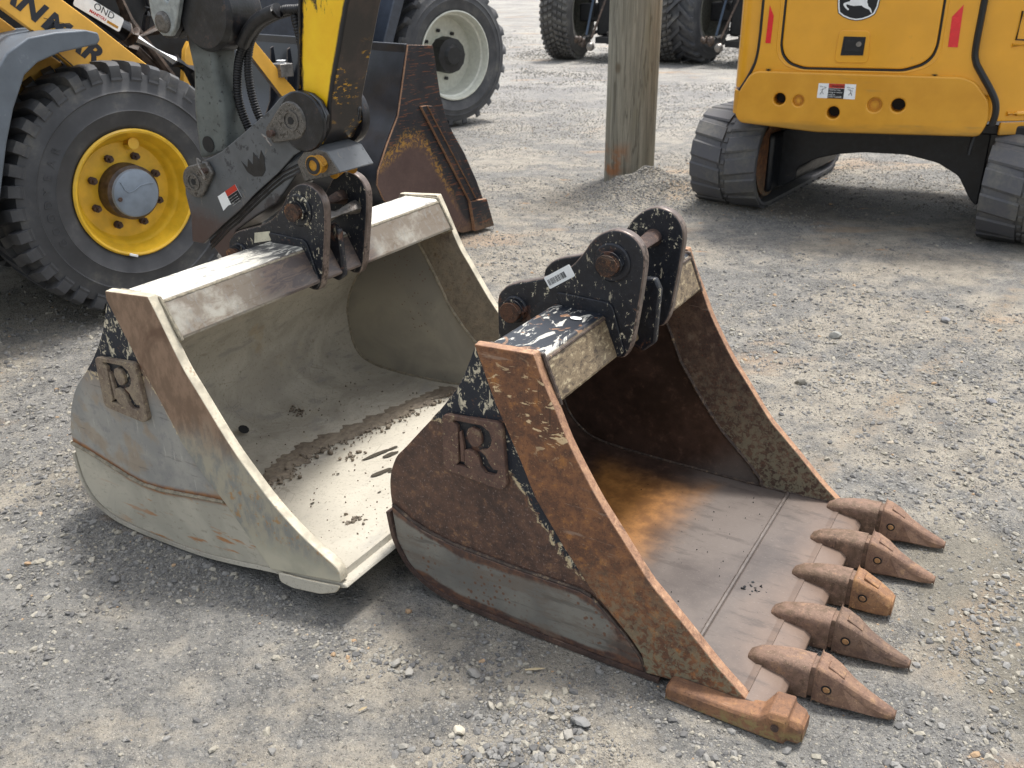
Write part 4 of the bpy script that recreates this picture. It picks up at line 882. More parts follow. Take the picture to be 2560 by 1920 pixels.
ag_wheel(tr, Matrix.Translation((0, 0, .72)), .72, .46, .44, RIMW, depth=.24)
ag_wheel(tr, Matrix.Translation((0, 2.1, .72)) @ Matrix.Rotation(math.pi, 4, 'Z'), .72, .46, .44, RIMW, depth=.24)
ag_wheel(tr, Matrix.Translation((-2.75, .55, .86)), .86, .56, .50, RIMW, depth=.24)
plate('mudguard', [(-.95, .35), (-.90, .9), (-.72, 1.35), (-.3, 1.66), (-.34, 1.60), (-.62, 1.28), (-.78, .9), (-.82, .4)], -.02, .55, BLUEB, tr, bevel=.01)
plate('bonnet', [(-2.4, .8), (-.55, .9), (.1, 1.0), (.3, 1.5), (-.5, 2.1), (-2.4, 2.2)], .62, 1.5, BLUEB, tr, bevel=.05)
box('chassis', (-2.6, .7, .45), (.5, 1.4, .95), DARK, tr, bevel=.04)
cyl('air_cleaner', (-1.02, .25, .7), (-1.02, .25, 1.75), .085, plain('grey_green_plastic', '#474c50', .5, var=.08), tr, seg=20)
for z in (.95, 1.2, 1.25): cyl('band', (-1.02, .25, z), (-1.02, .25, z + .02), .09, DARK, tr, seg=20)
box('marker_lamp', (-1.04, .155, 1.33), (-1.0, .17, 1.42), YEL_D, tr)
# ------------------------------------------------------------------ two tractors seen from behind
def tractor_rear(loc, rz, Rt, wd, gauge, style, n, m, rimm, label, tw):
    t = empty('tractor', loc, rz); tag(t, label, 'tractor')
    ag_wheel(t, Matrix.Translation((0, wd / 2, Rt)) @ Matrix.Rotation(R(90), 4, 'Z'), Rt, wd, Rt * .56, rimm, style, n, .1, m) if False else None
    for s, x in ((-1, 0), (1, gauge)):
        w = empty('wheel', (0, 0, 0), 0, t)
        M = Matrix.Translation((x + s * wd / 2, 0, Rt)) @ Matrix.Rotation(R(90 if s > 0 else -90), 4, 'Z')
        make_tyre('tyre', Rt, wd, Rt * .56, m, w, M, style, n)
        revolve('rim', [(Rt * .565, .01), (Rt * .54, .0), (Rt * .53, wd * .5), (0, wd * .5), (Rt * .53, wd * .52), (Rt * .53, wd), (Rt * .56, wd - .01)], (0, 0), 0, rimm, w, M, seg=48)
    cx = gauge / 2
    box('axle_housing', (wd / 2, -.12, Rt - .16), (gauge - wd / 2, .2, Rt + .14), DARK, t, bevel=.03)
    box('gearbox', (cx - .3, -.25, Rt - .38), (cx + .3, 1.6, Rt + .5), DARK, t, bevel=.04)
    box('rear_body', (cx - .6, .1, Rt + .3), (cx + .6, 1.8, Rt + 1.1), BLUEB, t, bevel=.05)
    for s in (-1, 1):
        lx = cx + s * .33
        tube('lower_link', [(lx - s * .05, -.15, Rt - .3), (lx + s * .08, -.75, Rt - .42)], .032, DARK, t, seg=8)
        tube('lift_rod', [(lx - s * .04, -.3, Rt + .55), (lx + s * .03, -.6, Rt - .35)], .022, plain('lift_rod_blue', '#3d4b5c', .5) if 'lift_rod_blue' not in bpy.data.materials else bpy.data.materials['lift_rod_blue'], t, seg=8)
        tag_ = lumps('mud_caked_end', [(lx + s * .08 + random.gauss(0, .05), -.75 + random.gauss(0, .04), Rt - .42 + random.gauss(0, .03), .06) for _ in range(7)], BROWN, t)
    tube('top_link', [(cx - .02, -.3, Rt + .5), (cx - .22, -.72, Rt - .38)], .022, BROWN, t, seg=8)
    box('drawbar', (cx - .2, -.6, .32), (cx + .2, 0, .42), DARK, t); cyl('drawbar_pin', (cx, -.5, .30), (cx, -.5, .50), .03, STEEL_W, t)
    v = []; 
    revolve('hitch_ball', [(0, -.07), (.05, -.06), (.075, 0), (.05, .06), (0, .07)], (cx - .22, Rt - .52), -.78, STEEL_W, t, seg=20)
    for k in range(10):
        a = Vector((cx + random.uniform(-.5, .5), -.05, Rt + random.uniform(.0, .6))); tube('hydraulic_hose', smooth_line([a, a + Vector((random.uniform(-.1, .1), -.2, -.15)), a + Vector((random.uniform(-.3, .3), -.1, -.4))], 4), .016, DARK, t, seg=6)
    return t
tractor_rear((1.08, 17.9, 0), R(-24), .80, .50, 1.85, 'chevron', 44, TYRE_F, RIMG, 'far tractor seen from behind with worn block tread tyres, partly behind the wooden post', 0)
tractor_rear((3.26, 16.9, 0), R(-36), .84, .46, 1.9, 'ag', 22, TYRE, RIMG, 'far tractor seen from behind with barred tyres, between the post and the yellow excavator', 0)
# ------------------------------------------------------------------ wooden post
def f_wood():
    x, y, z = xyz(); n1 = nz(3, 4, .6, (2, 2, .5), off=2); n2 = nz(26, 6, .7, (1, 1, .045), off=5, dist=.3); n3 = nz(90, 4, .7, (1, 1, .05), off=9); kn = vor(3.2, stretch=(1, 1, .55)).ss(.11, .04)
    c = mix('#7d796c', '#9b9687', n2.ss(.36, .62)); c = mix(c, '#69645a', n3.ss(.56, .68) * .5); c = mix(c, '#86816c', n1.ss(.5, .65) * .5)
    c = mix(c, '#5a4a34', kn * .7); c = mix(c, '#a0622f', ((z - .16).abs() * 5).mx((x + .13).abs() * 6).ss(1.0, .2) * nz(7, 4).ss(.4, .6) * .8)
    ck = nz(9, 3, .5, (2.4, 2.4, .10), off=13, dist=.2); c = mix(c, '#3c3528', (ck - .5).abs().ss(.012, .003) * .5)
    return dict(c=c, r=.85, b=(n2 + n3 * .5 - (ck - .5).abs().ss(.016, .003), .7, .004))
WOOD = mat('weathered_timber', f_wood)
V = []; F = []; ns = 28; nh = 40
for j in range(nh + 1):
    z = -.12 + 3.3 * j / nh
    for i in range(ns):
        t = 2 * math.pi * i / ns; r = .196 * (abs(math.cos(t)) ** 3.2 + abs(math.sin(t)) ** 3.2) ** (-1 / 3.2) * (1 - .006 * z)
        r += .004 * mnoise.noise(Vector((math.cos(t) * 3, math.sin(t) * 3, z * 1.2))) + .0015 * mnoise.noise(Vector((math.cos(t) * 14, math.sin(t) * 14, z * 3)))
        V.append((r * math.cos(t), r * math.sin(t), z))
for j in range(nh):
    for i in range(ns): F.append((j * ns + i, j * ns + (i + 1) % ns, (j + 1) * ns + (i + 1) % ns, (j + 1) * ns + i))
F.append(tuple(nh * ns + i for i in range(ns)))
post = mesh('wooden_post', V, F, WOOD, None, smooth=60); post.location = (.955, 7.47, 0); post.rotation_euler = (0, 0, R(-8))
tag(post, 'thick square weathered timber post rising from a heap of grit', 'post')
# ------------------------------------------------------------------ yellow excavator (rear view)
PX = R(-24.26); XO = (1.566, 6.05, 0)
XY = plain('excavator_yellow', '#e6a424', .32, var=.03, scale=5, grime=('#b98a30', .6, .35), bump=.0004, coat=.5)
def f_cw():
    x, y, z = xyz(); n1 = nz(5, 5, .6); n2 = nz(60, 5, .7, (.25, 1, 1), off=5); n3 = nz(8, 5, .6, (.35, 1, 2), off=9)
    c = mix('#d0921e', '#dd9f28', n1.ss(.3, .7)); c = mix(c, '#8f6e2c', (z * -1 + (n3 - .5) * .12).ss(-.70, -.64) * .7)
    c = mix(c, '#3a2f20', n2.ss(.66, .70) * nz(6, 3, off=3).ss(.56, .64) * .8); c = mix(c, '#a9854a', n3.ss(.6, .72) * .4)
    return dict(c=c, r=n1 * .2 + .32, coat=.3, b=(n1, .1, .001))
XCW = mat('counterweight_yellow', f_cw)
GASK = plain('rubber_seal', '#141517', .4, var=.1)
REFL = plain('red_reflector', '#e4202a', .25, var=.04, coat=.6)
TRK = mat('track_rubber', f_rub(.43, '#56565a'))
FRAME = plain('undercarriage_black', '#1b1e24', .4, var=.2, grime=('#4a4038', .58, .6))
ex = empty('excavator', XO, PX)
tag(ex, 'yellow excavator on rubber tracks seen from behind, with red reflectors and a deer emblem', 'excavator')
cw = rounded([(-.134, .70), (-.125, .84), (-.06, .955), (-.015, .974), (1.153, .977), (1.225, .949), (1.309, .85), (1.329, .74), (1.295, .648), (.373, .622), (-.10, .655)], .03)
HL = [(.134, .811, .036, 0), (.249, .806, .033, 1), (.464, .745, .037, 0), (.696, .801, .041, 1), (.828, .805, .040, 0)]
holes = [circ(a, b, r) for a, b, r, _ in HL]
front = holed('counterweight', [cw] + holes, .0, .14, XCW, ex, bev=.010)
plate('counterweight_core', [(x * .97 + .018, z * .96 + .033) for x, z in cw], .142, .60, XCW, ex, bevel=.02)
for k, (cx, cz, r, _) in enumerate(HL):
    if k in (1, 3):
        revolve('bolt_recess', [(r + .006, .030), (r * .62, .030), (r * .60, .022), (.012, .022), (.012, .014), (0, .014)], (cx, cz), 0, XCW, ex, seg=24)
    else:
        cyl('hole_back', (cx, .128, cz), (cx, .139, cz), r + .012, DARK, ex, bevel=0)
for cx in (.045, 1.0): cyl('lifting_plug', (cx, .03, .975), (cx, .03, .985), .018, DARK, ex)
# wrap-around ends of the counterweight
def wall(name, path, z0, z1, m, parent, t=.02, nz_=1, lean=0):
    P = smooth_line([Vector((a, b, 0)) for a, b in path], 5); V = []; F = []; N = len(P)
    for i, p in enumerate(P):
        d = (P[min(i + 1, N - 1)] - P[max(i - 1, 0)]).normalized(); n_ = Vector((-d.y, d.x, 0)) * t
        for q in (p, p + n_):
            for z in (z0, z1): V.append((q.x, q.y + (z - z0) * lean, z))
    for i in range(N - 1):
        a = 4 * i; b = a + 4; F += [(a, b, b + 1, a + 1), (a + 2, a + 3, b + 3, b + 2), (a, a + 2, b + 2, b), (a + 1, b + 1, b + 3, a + 3)]
    F += [(0, 1, 3, 2), (4 * N - 4, 4 * N - 2, 4 * N - 1, 4 * N - 3)]
    return mesh(name, V, F, m, parent, bevel=.006, smooth=40)
wall('counterweight_end', [(-.19, 1.0), (-.195, .6), (-.185, .25), (-.165, .09), (-.12, .03)], .70, .85, XCW, ex, .02)
# rear panel with door, side panels, seals
lean = .02
cen = [(-.118, .86), (-.075, .95), (-.044, 1.013), (-.028, 1.153), (-.027, 1.381), (-.02, 1.9), (1.19, 1.9), (1.186, 1.388), (1.187, 1.136), (1.20, 1.07), (1.229, 1.016), (1.306, .914), (1.335, .87), (1.30, .875), (1.0, .90), (.0, .90), (-.09, .87)]
door = rounded([(.105, 1.85), (.105, 1.12), (.122, 1.065), (.165, 1.02), (.25, .994), (.83, 1.0), (.93, 1.035), (.975, 1.08), (.99, 1.14), (.985, 1.85)], .03)
door_in = [(x + (.008 if x < .5 else -.008), z + (.008 if z < 1.5 else -.008)) for x, z in door]
holed('rear_panel', [rounded(cen, .03), door], .030, .060, XY, ex, bev=.008)
box('inner_shell', (.0, .075, .85), (1.25, 1.6, 1.85), DARK, ex, bevel=.02)
dr = plate('engine_door', door_in, .022, .06, XY, ex, bevel=.010, bseg=4)
tube('door_seal', [(x, .036, z) for x, z in door + door[:1]], .008, GASK, ex, seg=8)
tube('door_moulding', [((x - .545) * 1.055 + .545, .034, (z - 1.4) * 1.03 + 1.4) for x, z in door], .007, XY, ex, seg=8)
sL = smooth_line([(-.027, .034, 1.9), (-.027, .034, 1.381), (-.028, .034, 1.153), (-.036, .034, 1.05), (-.055, .03, .985), (-.09, .026, .91), (-.125, .022, .85)], 6)
tube('body_seal', sL, .0095, GASK, ex, seg=8)
sR = smooth_line([(1.192, .030, 1.9), (1.190, .030, 1.388), (1.190, .030, 1.136), (1.205, .028, 1.06), (1.235, .024, 1.012), (1.306, .018, .914), (1.346, .014, .845), (1.357, .012, .78), (1.350, .012, .715)], 6)
tube('body_seal', sR, .019, GASK, ex, seg=8)
wall('side_panel', [(-.19, 1.5), (-.19, .6), (-.183, .25), (-.168, .13), (-.13, .07), (-.03, .05)], .86, 1.9, XY, ex, .02)
rp = [(1.17, .055), (1.28, .06), (1.40, .10), (1.52, .17), (1.64, .28), (1.74, .45), (1.80, .8), (1.80, 1.6)]
wall('side_panel', rp, .728, 1.9, XY, ex, .02)
wall('sill_panel', [(a, b + .0) for a, b in rp[2:]], .648, .722, XCW, ex, .02)
for z, r_ in ((.775, .012), (.795, .010)): pass
tube('panel_rib', [(1.42, .108, .772), (1.47, .135, .772), (1.54, .18, .772), (1.62, .255, .772)], .014, XY, ex)
tube('handle_recess', [(1.395, .095, 1.33), (1.39, .093, 1.18), (1.47, .135, 1.175), (1.50, .155, 1.20), (1.51, .16, 1.25)], .006, GASK, ex, seg=6)
tube('handle_lip', [(1.375, .088, 1.150), (1.48, .14, 1.150), (1.53, .175, 1.150)], .010, XY, ex)
cyl('panel_lock', (1.425, .095, 1.31), (1.42, .11, 1.31), .014, STEEL_W, ex)
box('roof_panel', (-.15, .1, 1.88), (1.75, 1.6, 1.93), XY, ex, bevel=.02)
for pts in ([(.014, 1.352), (.044, 1.292), (.041, 1.135), (.009, 1.136)], [(1.088, 1.364), (1.038, 1.299), (1.044, 1.137), (1.096, 1.136)]): plate('reflector', pts, .0265, .0298, REFL, ex, bevel=.0008)
wl = plate('warning_label', [(.357, .829), (.579, .829), (.576, .916), (.358, .915)], -.0011, -.0003, WHITE, ex, bevel=0)
plate('label_print', [(.419, .829), (.512, .829), (.512, .888), (.419, .888)], -.0018, -.0012, INK, wl, bevel=0)
plate('label_print', [(.419, .890), (.512, .890), (.512, .9155), (.419, .915)], -.0018, -.0012, RED, wl, bevel=0)
text('label_lettering', 'WARNING', RT(.438, -.0019, .895), .0155, INK, wl, ex=.0002, bold=.0004)
for k, s in enumerate(('Operator may', 'swing or reverse', 'machine', 'STAY CLEAR')): text('label_lettering', s, RT(.423, -.0019, .876 - .014 * k), .0115 if k < 3 else .014, WHITE, wl, ex=.0002)
for cx, s in ((.388, 1), (.545, -1)):
    for p in ([(0, .018), (-.006 * s, 0), (-.014 * s, -.018)], [(-.006 * s, 0), (.006 * s, -.016)], [(-.001 * s, .012), (.014 * s, .02)], [(-.001 * s, .012), (-.014 * s, .008)], [(-.02, .03), (.018, .024)]):
        tube('label_print', [(cx + a, -.0015, .868 + b) for a, b in p], .0016, INK, wl, seg=5)
# deer emblem
SH = [(.403, 1.46), (.403, 1.40), (.409, 1.345), (.417, 1.312), (.445, 1.292), (.485, 1.277), (.523, 1.271), (.560, 1.276), (.597, 1.290), (.624, 1.308), (.637, 1.345), (.643, 1.40), (.643, 1.46), (.60, 1.49), (.523, 1.50), (.446, 1.49)]
sc = lambda L, k: [((x - .523) * k + .523, (z - 1.385) * k + 1.385) for x, z in L]
eb = plate('emblem', SH, .019, .0215, INK, ex, bevel=0)
holed('emblem_border', [sc(SH, .965), sc(SH, .90)], .0175, .0188, WHITE, eb)
DEER = [(.442, 1.366), (.455, 1.372), (.476, 1.378), (.478, 1.392), (.490, 1.404), (.540, 1.400), (.566, 1.395), (.572, 1.384), (.572, 1.372), (.578, 1.362), (.580, 1.352), (.596, 1.340), (.603, 1.326), (.606, 1.313), (.598, 1.318), (.590, 1.332), (.568, 1.340), (.552, 1.348), (.545, 1.355), (.520, 1.354), (.500, 1.352), (.472, 1.358), (.460, 1.361), (.457, 1.358), (.463, 1.345), (.476, 1.336), (.474, 1.329), (.468, 1.330), (.452, 1.343), (.442, 1.356)]
plate('emblem_deer', DEER, .0170, .0186, WHITE, eb, bevel=0)
plate('emblem_deer', [(.478, 1.395), (.462, 1.415), (.448, 1.420), (.452, 1.428), (.468, 1.428), (.475, 1.445), (.482, 1.43), (.495, 1.408)], .0170, .0186, WHITE, eb, bevel=0)
plate('latch_surround', rounded([(.430, 1.035), (.622, 1.037), (.612, 1.218), (.436, 1.218)], .03), .016, .022, XY, ex, bevel=.004)
lt = plate('latch', [(.462, 1.077), (.590, 1.080), (.592, 1.183), (.468, 1.184)], .012, .0158, INK, ex, bevel=0)
box('latch_paddle', (.478, .0085, 1.10), (.584, .0118, 1.165), DARK, lt, bevel=.001)
cyl('key_lock', (.558, .002, 1.143), (.558, .0084, 1.143), .0155, STEEL_W, lt, bevel=.001)
# tracks
TO = Matrix.Rotation(-PX, 4, 'Z') @ Matrix.Translation(Vector((1.252, 6.503, 0)) - Vector(XO)) @ Matrix.Rotation(R(-35), 4, 'Z')
def track(x0):
    w = .47; L = 2.05; rr = .31
    tk = empty('track', (0, 0, 0), 0, ex)
    # belt path in (y,z), near end at y=rr
    P = []
    for k in range(17): t = R(-90 - 180 * k / 16); P.append((rr + .02 + (rr) * math.cos(t), .335 + rr * math.sin(t) * 1.0))
    P += [(L * .35, .640), (L * .7, .632)]
    for k in range(17): t = R(90 - 180 * k / 16); P.append((L - rr + rr * .9 * math.cos(t), .335 + rr * math.sin(t) * (1.0)))
    P += [(L * .6, .022), (L * .3, .022)]
    P = [Vector((0, a, b)) for a, b in P]; P.append(P[0]); D = [0]
    for a, b in zip(P, P[1:]): D.append(D[-1] + (b - a).length)
    n = 66; Q = []; j = 0
    for i in range(n):
        t = D[-1] * i / n
        while D[j + 1] < t: j += 1
        Q.append(P[j].lerp(P[j + 1], (t - D[j]) / (D[j + 1] - D[j])))
    V = []; F = []; parts = []; QQ = Q; Q = []
    for i in range(n):
        d = (QQ[(i + 1) % n] - QQ[i - 1]).normalized(); o_ = Vector((0, d.z, -d.y)); 
        if o_.dot(QQ[i] - Vector((0, QQ[i].y * .6 + L / 2 * .4, .33))) < 0: o_ = -o_
        Q.append((QQ[i], d, o_))
    prof = [(0, .004), (.012, .014), (.20, .014), (.205, .006), (.265, .006), (.27, .014), (w - .012, .014), (w, .004), (w, -.018), (0, -.018)]
    k = len(prof)
    for p, d, o_ in Q:
        for a, h in prof: V.append(p + o_ * h + Vector((a, 0, 0)))
    for i in range(n):
        for q in range(k): F.append((i * k + q, ((i + 1) % n) * k + q, ((i + 1) % n) * k + (q + 1) % k, i * k + (q + 1) % k))
    parts.append((V, F))
    for i in range(n):
        p, d, o_ = Q[i]
        for side in (0, 1):
            if (i + side) % 2: continue
            a0, a1 = ((.0, .215) if side == 0 else (.255, w)); s = 1 if side else -1
            sk = .035
            b0 = .057; A = []
            for (aa, off) in ((a0, -sk if side else sk * .2), (a1, sk * .2 if side else -sk)):
                A += [p + Vector((aa, 0, 0)) + d * (off - b0) + o_ * .010, p + Vector((aa, 0, 0)) + d * (off + b0) + o_ * .010, p + Vector((aa, 0, 0)) + d * (off + b0 * .8) + o_ * .021, p + Vector((aa, 0, 0)) + d * (off - b0 * .8) + o_ * .021]
            parts.append((A, [(0, 1, 2, 3), (7, 6, 5, 4), (0, 4, 5, 1), (1, 5, 6, 2), (2, 6, 7, 3), (3, 7, 4, 0)]))
        if i % 1 == 0:
            A = []
            for aa in (.222, .248):
                A += [p + Vector((aa, 0, 0)) - d * .018 + o_ * .004, p + Vector((aa, 0, 0)) + d * .018 + o_ * .004, p + Vector((aa, 0, 0)) + d * .014 + o_ * .016, p + Vector((aa, 0, 0)) - d * .014 + o_ * .016]
            parts.append((A, [(0, 1, 2, 3), (7, 6, 5, 4), (0, 4, 5, 1), (1, 5, 6, 2), (2, 6, 7, 3), (3, 7, 4, 0)]))
    V, F = merge(parts); M = TO @ Matrix.Translation((x0, 0, 0))
    me = mesh('track_belt', V, F, TRK, tk, M, smooth=30)
    bm = bmesh.new(); bm.from_mesh(me.data); bmesh.ops.recalc_face_normals(bm, faces=bm.faces); bm.to_mesh(me.data); bm.free()
    MM = M @ Matrix.Rotation(R(90), 4, 'Z')   # axis along x
    for yy in (.33, L - .31):
        V, F = tube_vf([(.06, yy, .335), (w - .05, yy, .335)], .285, 40); mesh('idler', V, F, RUST_DARK, tk, M, smooth=40, bevel=.01)
        V, F = tube_vf([(w - .05, yy, .335), (w - .012, yy, .335)], .255, 40); mesh('idler_rim', V, F, RUST, tk, M, smooth=40, bevel=.01)
    for q in range(5):
        yy = .6 + q * .24; V, F = tube_vf([(.10, yy, .115), (w - .10, yy, .115)], .085, 20); mesh('track_roller', V, F, DARK, tk, M, smooth=40)
    box('track_frame', (.10, .30, .18), (w - .02, L - .3, .50), FRAME, tk, M, bevel=.03)
    plate('idler_guard', [(0, 0)] * 0 or [(0, 0), (1, 0), (1, 1)], 0, 1, FRAME, tk) if False else None
    box('idler_guard', (w - .03, .26, .12), (w + .03, .70, .52), FRAME, tk, M, bevel=.03, bseg=3)
    return tk
track(.0); track(1.86)
AR = rounded([(.42, .16), (.52, .14), (.62, .20), (.62, .281), (.75, .36), (.882, .401), (1.05, .43), (1.323, .442), (1.52, .41), (1.66, .34), (1.75, .20), (1.80, .16), (1.80, .62), (1.5, .66), (.8, .62), (.50, .54)], .03)
plate('cross_frame', AR, .42, 1.35, FRAME, ex, TO, bevel=.02)
V, F = tube_vf([(1.0, .95, .58), (1.0, .95, .72)], .42, 40); mesh('slew_ring', V, F, DARK, ex, TO)
box('belly_plate', (-.1, .15, .64), (1.7, 1.7, .70), DARK, ex, bevel=.01)
hose([(1.27, .10, .66), (1.265, .08, .60), (1.26, .07, .53)], .012, ex, rings=False)
# ------------------------------------------------------------------ ground
def hill(x, y):
    'relief of the yard: ruts, a heap of grit round the post'
    p = mnoise.noise(Vector((x * .55, y * .55, 3))) * .012 + mnoise.noise(Vector((x * 2.3, y * 2.3, 7))) * .007
    d2 = ((x - 1.00) / .27) ** 2 + ((y - 7.00) / .26) ** 2; p += .15 * math.exp(-d2) * (1 + .5 * mnoise.noise(Vector((x * 7, y * 7, 1))))
    d2 = ((x - 1.35) / .50) ** 2 + ((y - 6.95) / .35) ** 2; p += .07 * math.exp(-d2)
    return p
def local(x, y, O, ph):
    dx, dy = x - O[0], y - O[1]; return dx * math.cos(ph) + dy * math.sin(ph), -dx * math.sin(ph) + dy * math.cos(ph)
def flat(x, y):
    'ground is pressed flat under the heavy things'
    k = 1.0
    for O, ph, b in ((D1, PH, (-1.1, .35, -.1, 1.1)), (D2, PH, (-1.15, .1, -.1, 1.4))):
        a, c = local(x, y, O, ph); dd = max(b[0] - a, a - b[1], b[2] - c, c - b[3]); k = min(k, max(0, min(1, dd / .15 + .0)))
    return k
na, nr = 620, 520
th = np.concatenate([np.linspace(-math.pi, -.85, 40, endpoint=False), np.linspace(-.85, .85, na), np.linspace(.85, math.pi, 41)[1:]])[:-1]
rs = np.concatenate([[0.0], .9 * (320 / .9) ** (np.linspace(0, 1, nr) ** 1.0)])
V = []; NT = len(th)
RR = np.concatenate([[0.3], np.exp(np.linspace(math.log(.9), math.log(12), 400)), np.exp(np.linspace(math.log(12.3), math.log(400), 60))])
for r in RR:
    near_ = r < 14
    for t in th:
        x, y = r * math.sin(t), r * math.cos(t)
        if near_:
            z = hill(x, y) + mnoise.noise(Vector((x * 11, y * 11, 0))) * .0035 + mnoise.noise(Vector((x * 38, y * 38, 0))) * .0022 * (1 if r < 6 else .3)
            z = z * flat(x, y) - .004
        else: z = mnoise.noise(Vector((x * .3, y * .3, 3))) * .02 - .004
        V.append((x, y, z))
NR = len(RR)
I = np.arange((NR - 1) * NT).reshape(NR - 1, NT); J = np.roll(I, -1, 1)
Fq = np.stack([I, J, J + NT, I + NT], -1).reshape(-1, 4)
me = bpy.data.meshes.new('ground'); me.vertices.add(len(V) + 1); me.vertices.foreach_set('co', np.array(V + [(0, 0, 0)], np.float32).ravel())
tri = [(len(V), (k + 1) % NT, k) for k in range(NT)]
me.loops.add(Fq.size + 3 * NT); me.loops.foreach_set('vertex_index', np.concatenate([Fq[:, ::-1].ravel(), np.array(tri).ravel()]).astype(np.int32))
me.polygons.add(len(Fq) + NT); me.polygons.foreach_set('loop_start', np.concatenate([np.arange(len(Fq)) * 4, len(Fq) * 4 + np.arange(NT) * 3]).astype(np.int32))
me.update(calc_edges=True); me.validate()
def f_ground():
    x, y, z = xyz()
    n0 = nz(.35, 4, .6, off=3); n1 = nz(1.4, 5, .65, off=8, dist=.5); n2 = nz(7, 5, .7, off=1); n3 = nz(45, 5, .75, off=5); n4 = nz(170, 3, .7, off=2)
    gray = mix('#6d6c69', '#8a8883', n2.ss(.35, .65)); tan = mix('#8b8478', '#a39b8d', n2.ss(.35, .65))
    c = mix(gray, tan, (n1 * .7 + n2 * .3).ss(.44, .58))
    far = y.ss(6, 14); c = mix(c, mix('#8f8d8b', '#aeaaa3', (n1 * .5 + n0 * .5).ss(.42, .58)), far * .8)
    v1 = vor(75); v1c = vor(75, out='Color'); v2 = vor(170); v2c = vor(170, out='Color')
    s = X.nt.nodes.new('ShaderNodeSeparateColor'); X.nt.links.new(v1c.k, s.inputs[0]); r1 = X(s.outputs[0])
    s = X.nt.nodes.new('ShaderNodeSeparateColor'); X.nt.links.new(v2c.k, s.inputs[0]); r2 = X(s.outputs[0])
    peb = v1.ss(.52, .34) * r1.ss(.45, .55) * (n2 * .6 + n1 * .4).ss(.56, .44); c = mix(c, mix('#5c5c5f', '#a5a39e', r1.ss(.5, 1.0)), peb * .75)
    c = mix(c, mix('#57575a', '#b3ada2', r2), v2.ss(.5, .3) * r2.ss(.3, .5) * .55)
    n5 = nz(85, 5, .8, off=61, dist=.6); n6 = nz(260, 2, .7, off=71); g_ = n3 * .3 + n5 * .4 + n4 * .3
    c = mix(c, '#3f3d3a', g_.ss(.52, .60) * .85); c = mix(c, '#c9c1b0', g_.ss(.46, .38) * .7); c = mix(c, '#4b4945', n6.ss(.62, .72) * .6)
    # damp ground at the teeth, darker ground under the yellow machine, dust streaks
    wet = (((x - 1.45) * 1.5).abs().mx((y - 1.95).abs() * 1.2) * -1 + 1 + (n1 - .5) * 2.2).ss(.35, .8); c = mix(c, '#6b6658', wet * .55)
    under_dark = (((x - 2.6) * .95).abs().mx((y - 6.7).abs() * 1.25) * -1 + 1 + (n1 - .5) * 1.6).ss(.1, .7); c = mix(c, '#4a4744', under_dark * .6)
    lane = lambda x0, y0, x1, y1, w_: (((x - x0) * ((y1 - y0) / math.hypot(x1 - x0, y1 - y0)) - (y - y0) * ((x1 - x0) / math.hypot(x1 - x0, y1 - y0))).abs() + (n1 - .5) * w_ * 1.6 + (n3 - .5) * w_ * .6).ss(w_, w_ * .3)
    tr_ = lane(1.2, 2.95, 1.9, 3.75, .07).mx(lane(1.55, 2.3, 2.25, 3.0, .11)) * x.ss(.9, 1.15) * (n2 * .5 + nz(3, 4, .7, off=88) * .5).ss(.42, .58); c = mix(c, '#93836f', tr_ * .75)
    dust = nz(.8, 4, .6, (1, 2.2, 1), off=17, rot=(0, 0, -.5)).ss(.60, .68); c = mix(c, '#b09476', dust * .45)
    rs_ = nz(2.2, 4, .6, (1, 2.5, 1), off=33, rot=(0, 0, -.5)).ss(.68, .74); c = mix(c, '#b98a58', rs_ * .6)
    h = v1.ss(.6, .2) * peb * 1.0 + v2.ss(.5, .2) * .35 + n3 * .9 + n4 * .5 - n5 * 1.2
    return dict(c=c, r=.95 - wet * .35 if False else (wet * -.3 + .92), b=(h, .9, .008))
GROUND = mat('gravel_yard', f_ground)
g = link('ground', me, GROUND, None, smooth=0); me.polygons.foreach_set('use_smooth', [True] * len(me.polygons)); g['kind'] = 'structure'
# loose gravel: real stones instanced over the yard
def f_stone():
    oi = X.nt.nodes.new('ShaderNodeObjectInfo'); r = X(oi.outputs['Random']); n2 = nz(60, 4, .7)
    c = mix('#626160', '#8a8884', r.ss(.0, .6)); c = mix(c, '#a09a8c', r.ss(.6, .9)); c = mix(c, '#b8b2a5', r.ss(.95, 1.0) * .8); c = mix(c, '#a88660', r.ss(.985, .99) * .8)
    return dict(c=mix(c, '#55534f', n2.ss(.52, .66) * .6), r=.85, b=(n2, .4, .001))
STONE = mat('crushed_stone', f_stone)
protos = bpy.data.collections.new('stone_shapes')
def rock(seed, sub=1):
    bm = bmesh.new(); bmesh.ops.create_icosphere(bm, subdivisions=sub, radius=1); rg = random.Random(seed)
    for v in bm.verts: v.co *= 1 + .32 * mnoise.noise(v.co * 1.3 + Vector((seed * 5, 0, 0)))
    for _ in range(5):   # broken facets
        n_ = Vector((rg.gauss(0, 1), rg.gauss(0, 1), rg.gauss(0, 1))).normalized(); d = rg.uniform(.5, .8)
        for v in bm.verts:
            e = v.co.dot(n_) - d
            if e > 0: v.co -= n_ * e
    for v in bm.verts: v.co = Vector((v.co.x * 1.15, v.co.y * .85, v.co.z * .62))
    m_ = bpy.data.meshes.new('stone'); bm.to_mesh(m_); bm.free(); return m_
for k in range(8):
    m_ = rock(k); m_.materials.append(STONE); o = bpy.data.objects.new('stone_shape', m_); protos.objects.link(o)
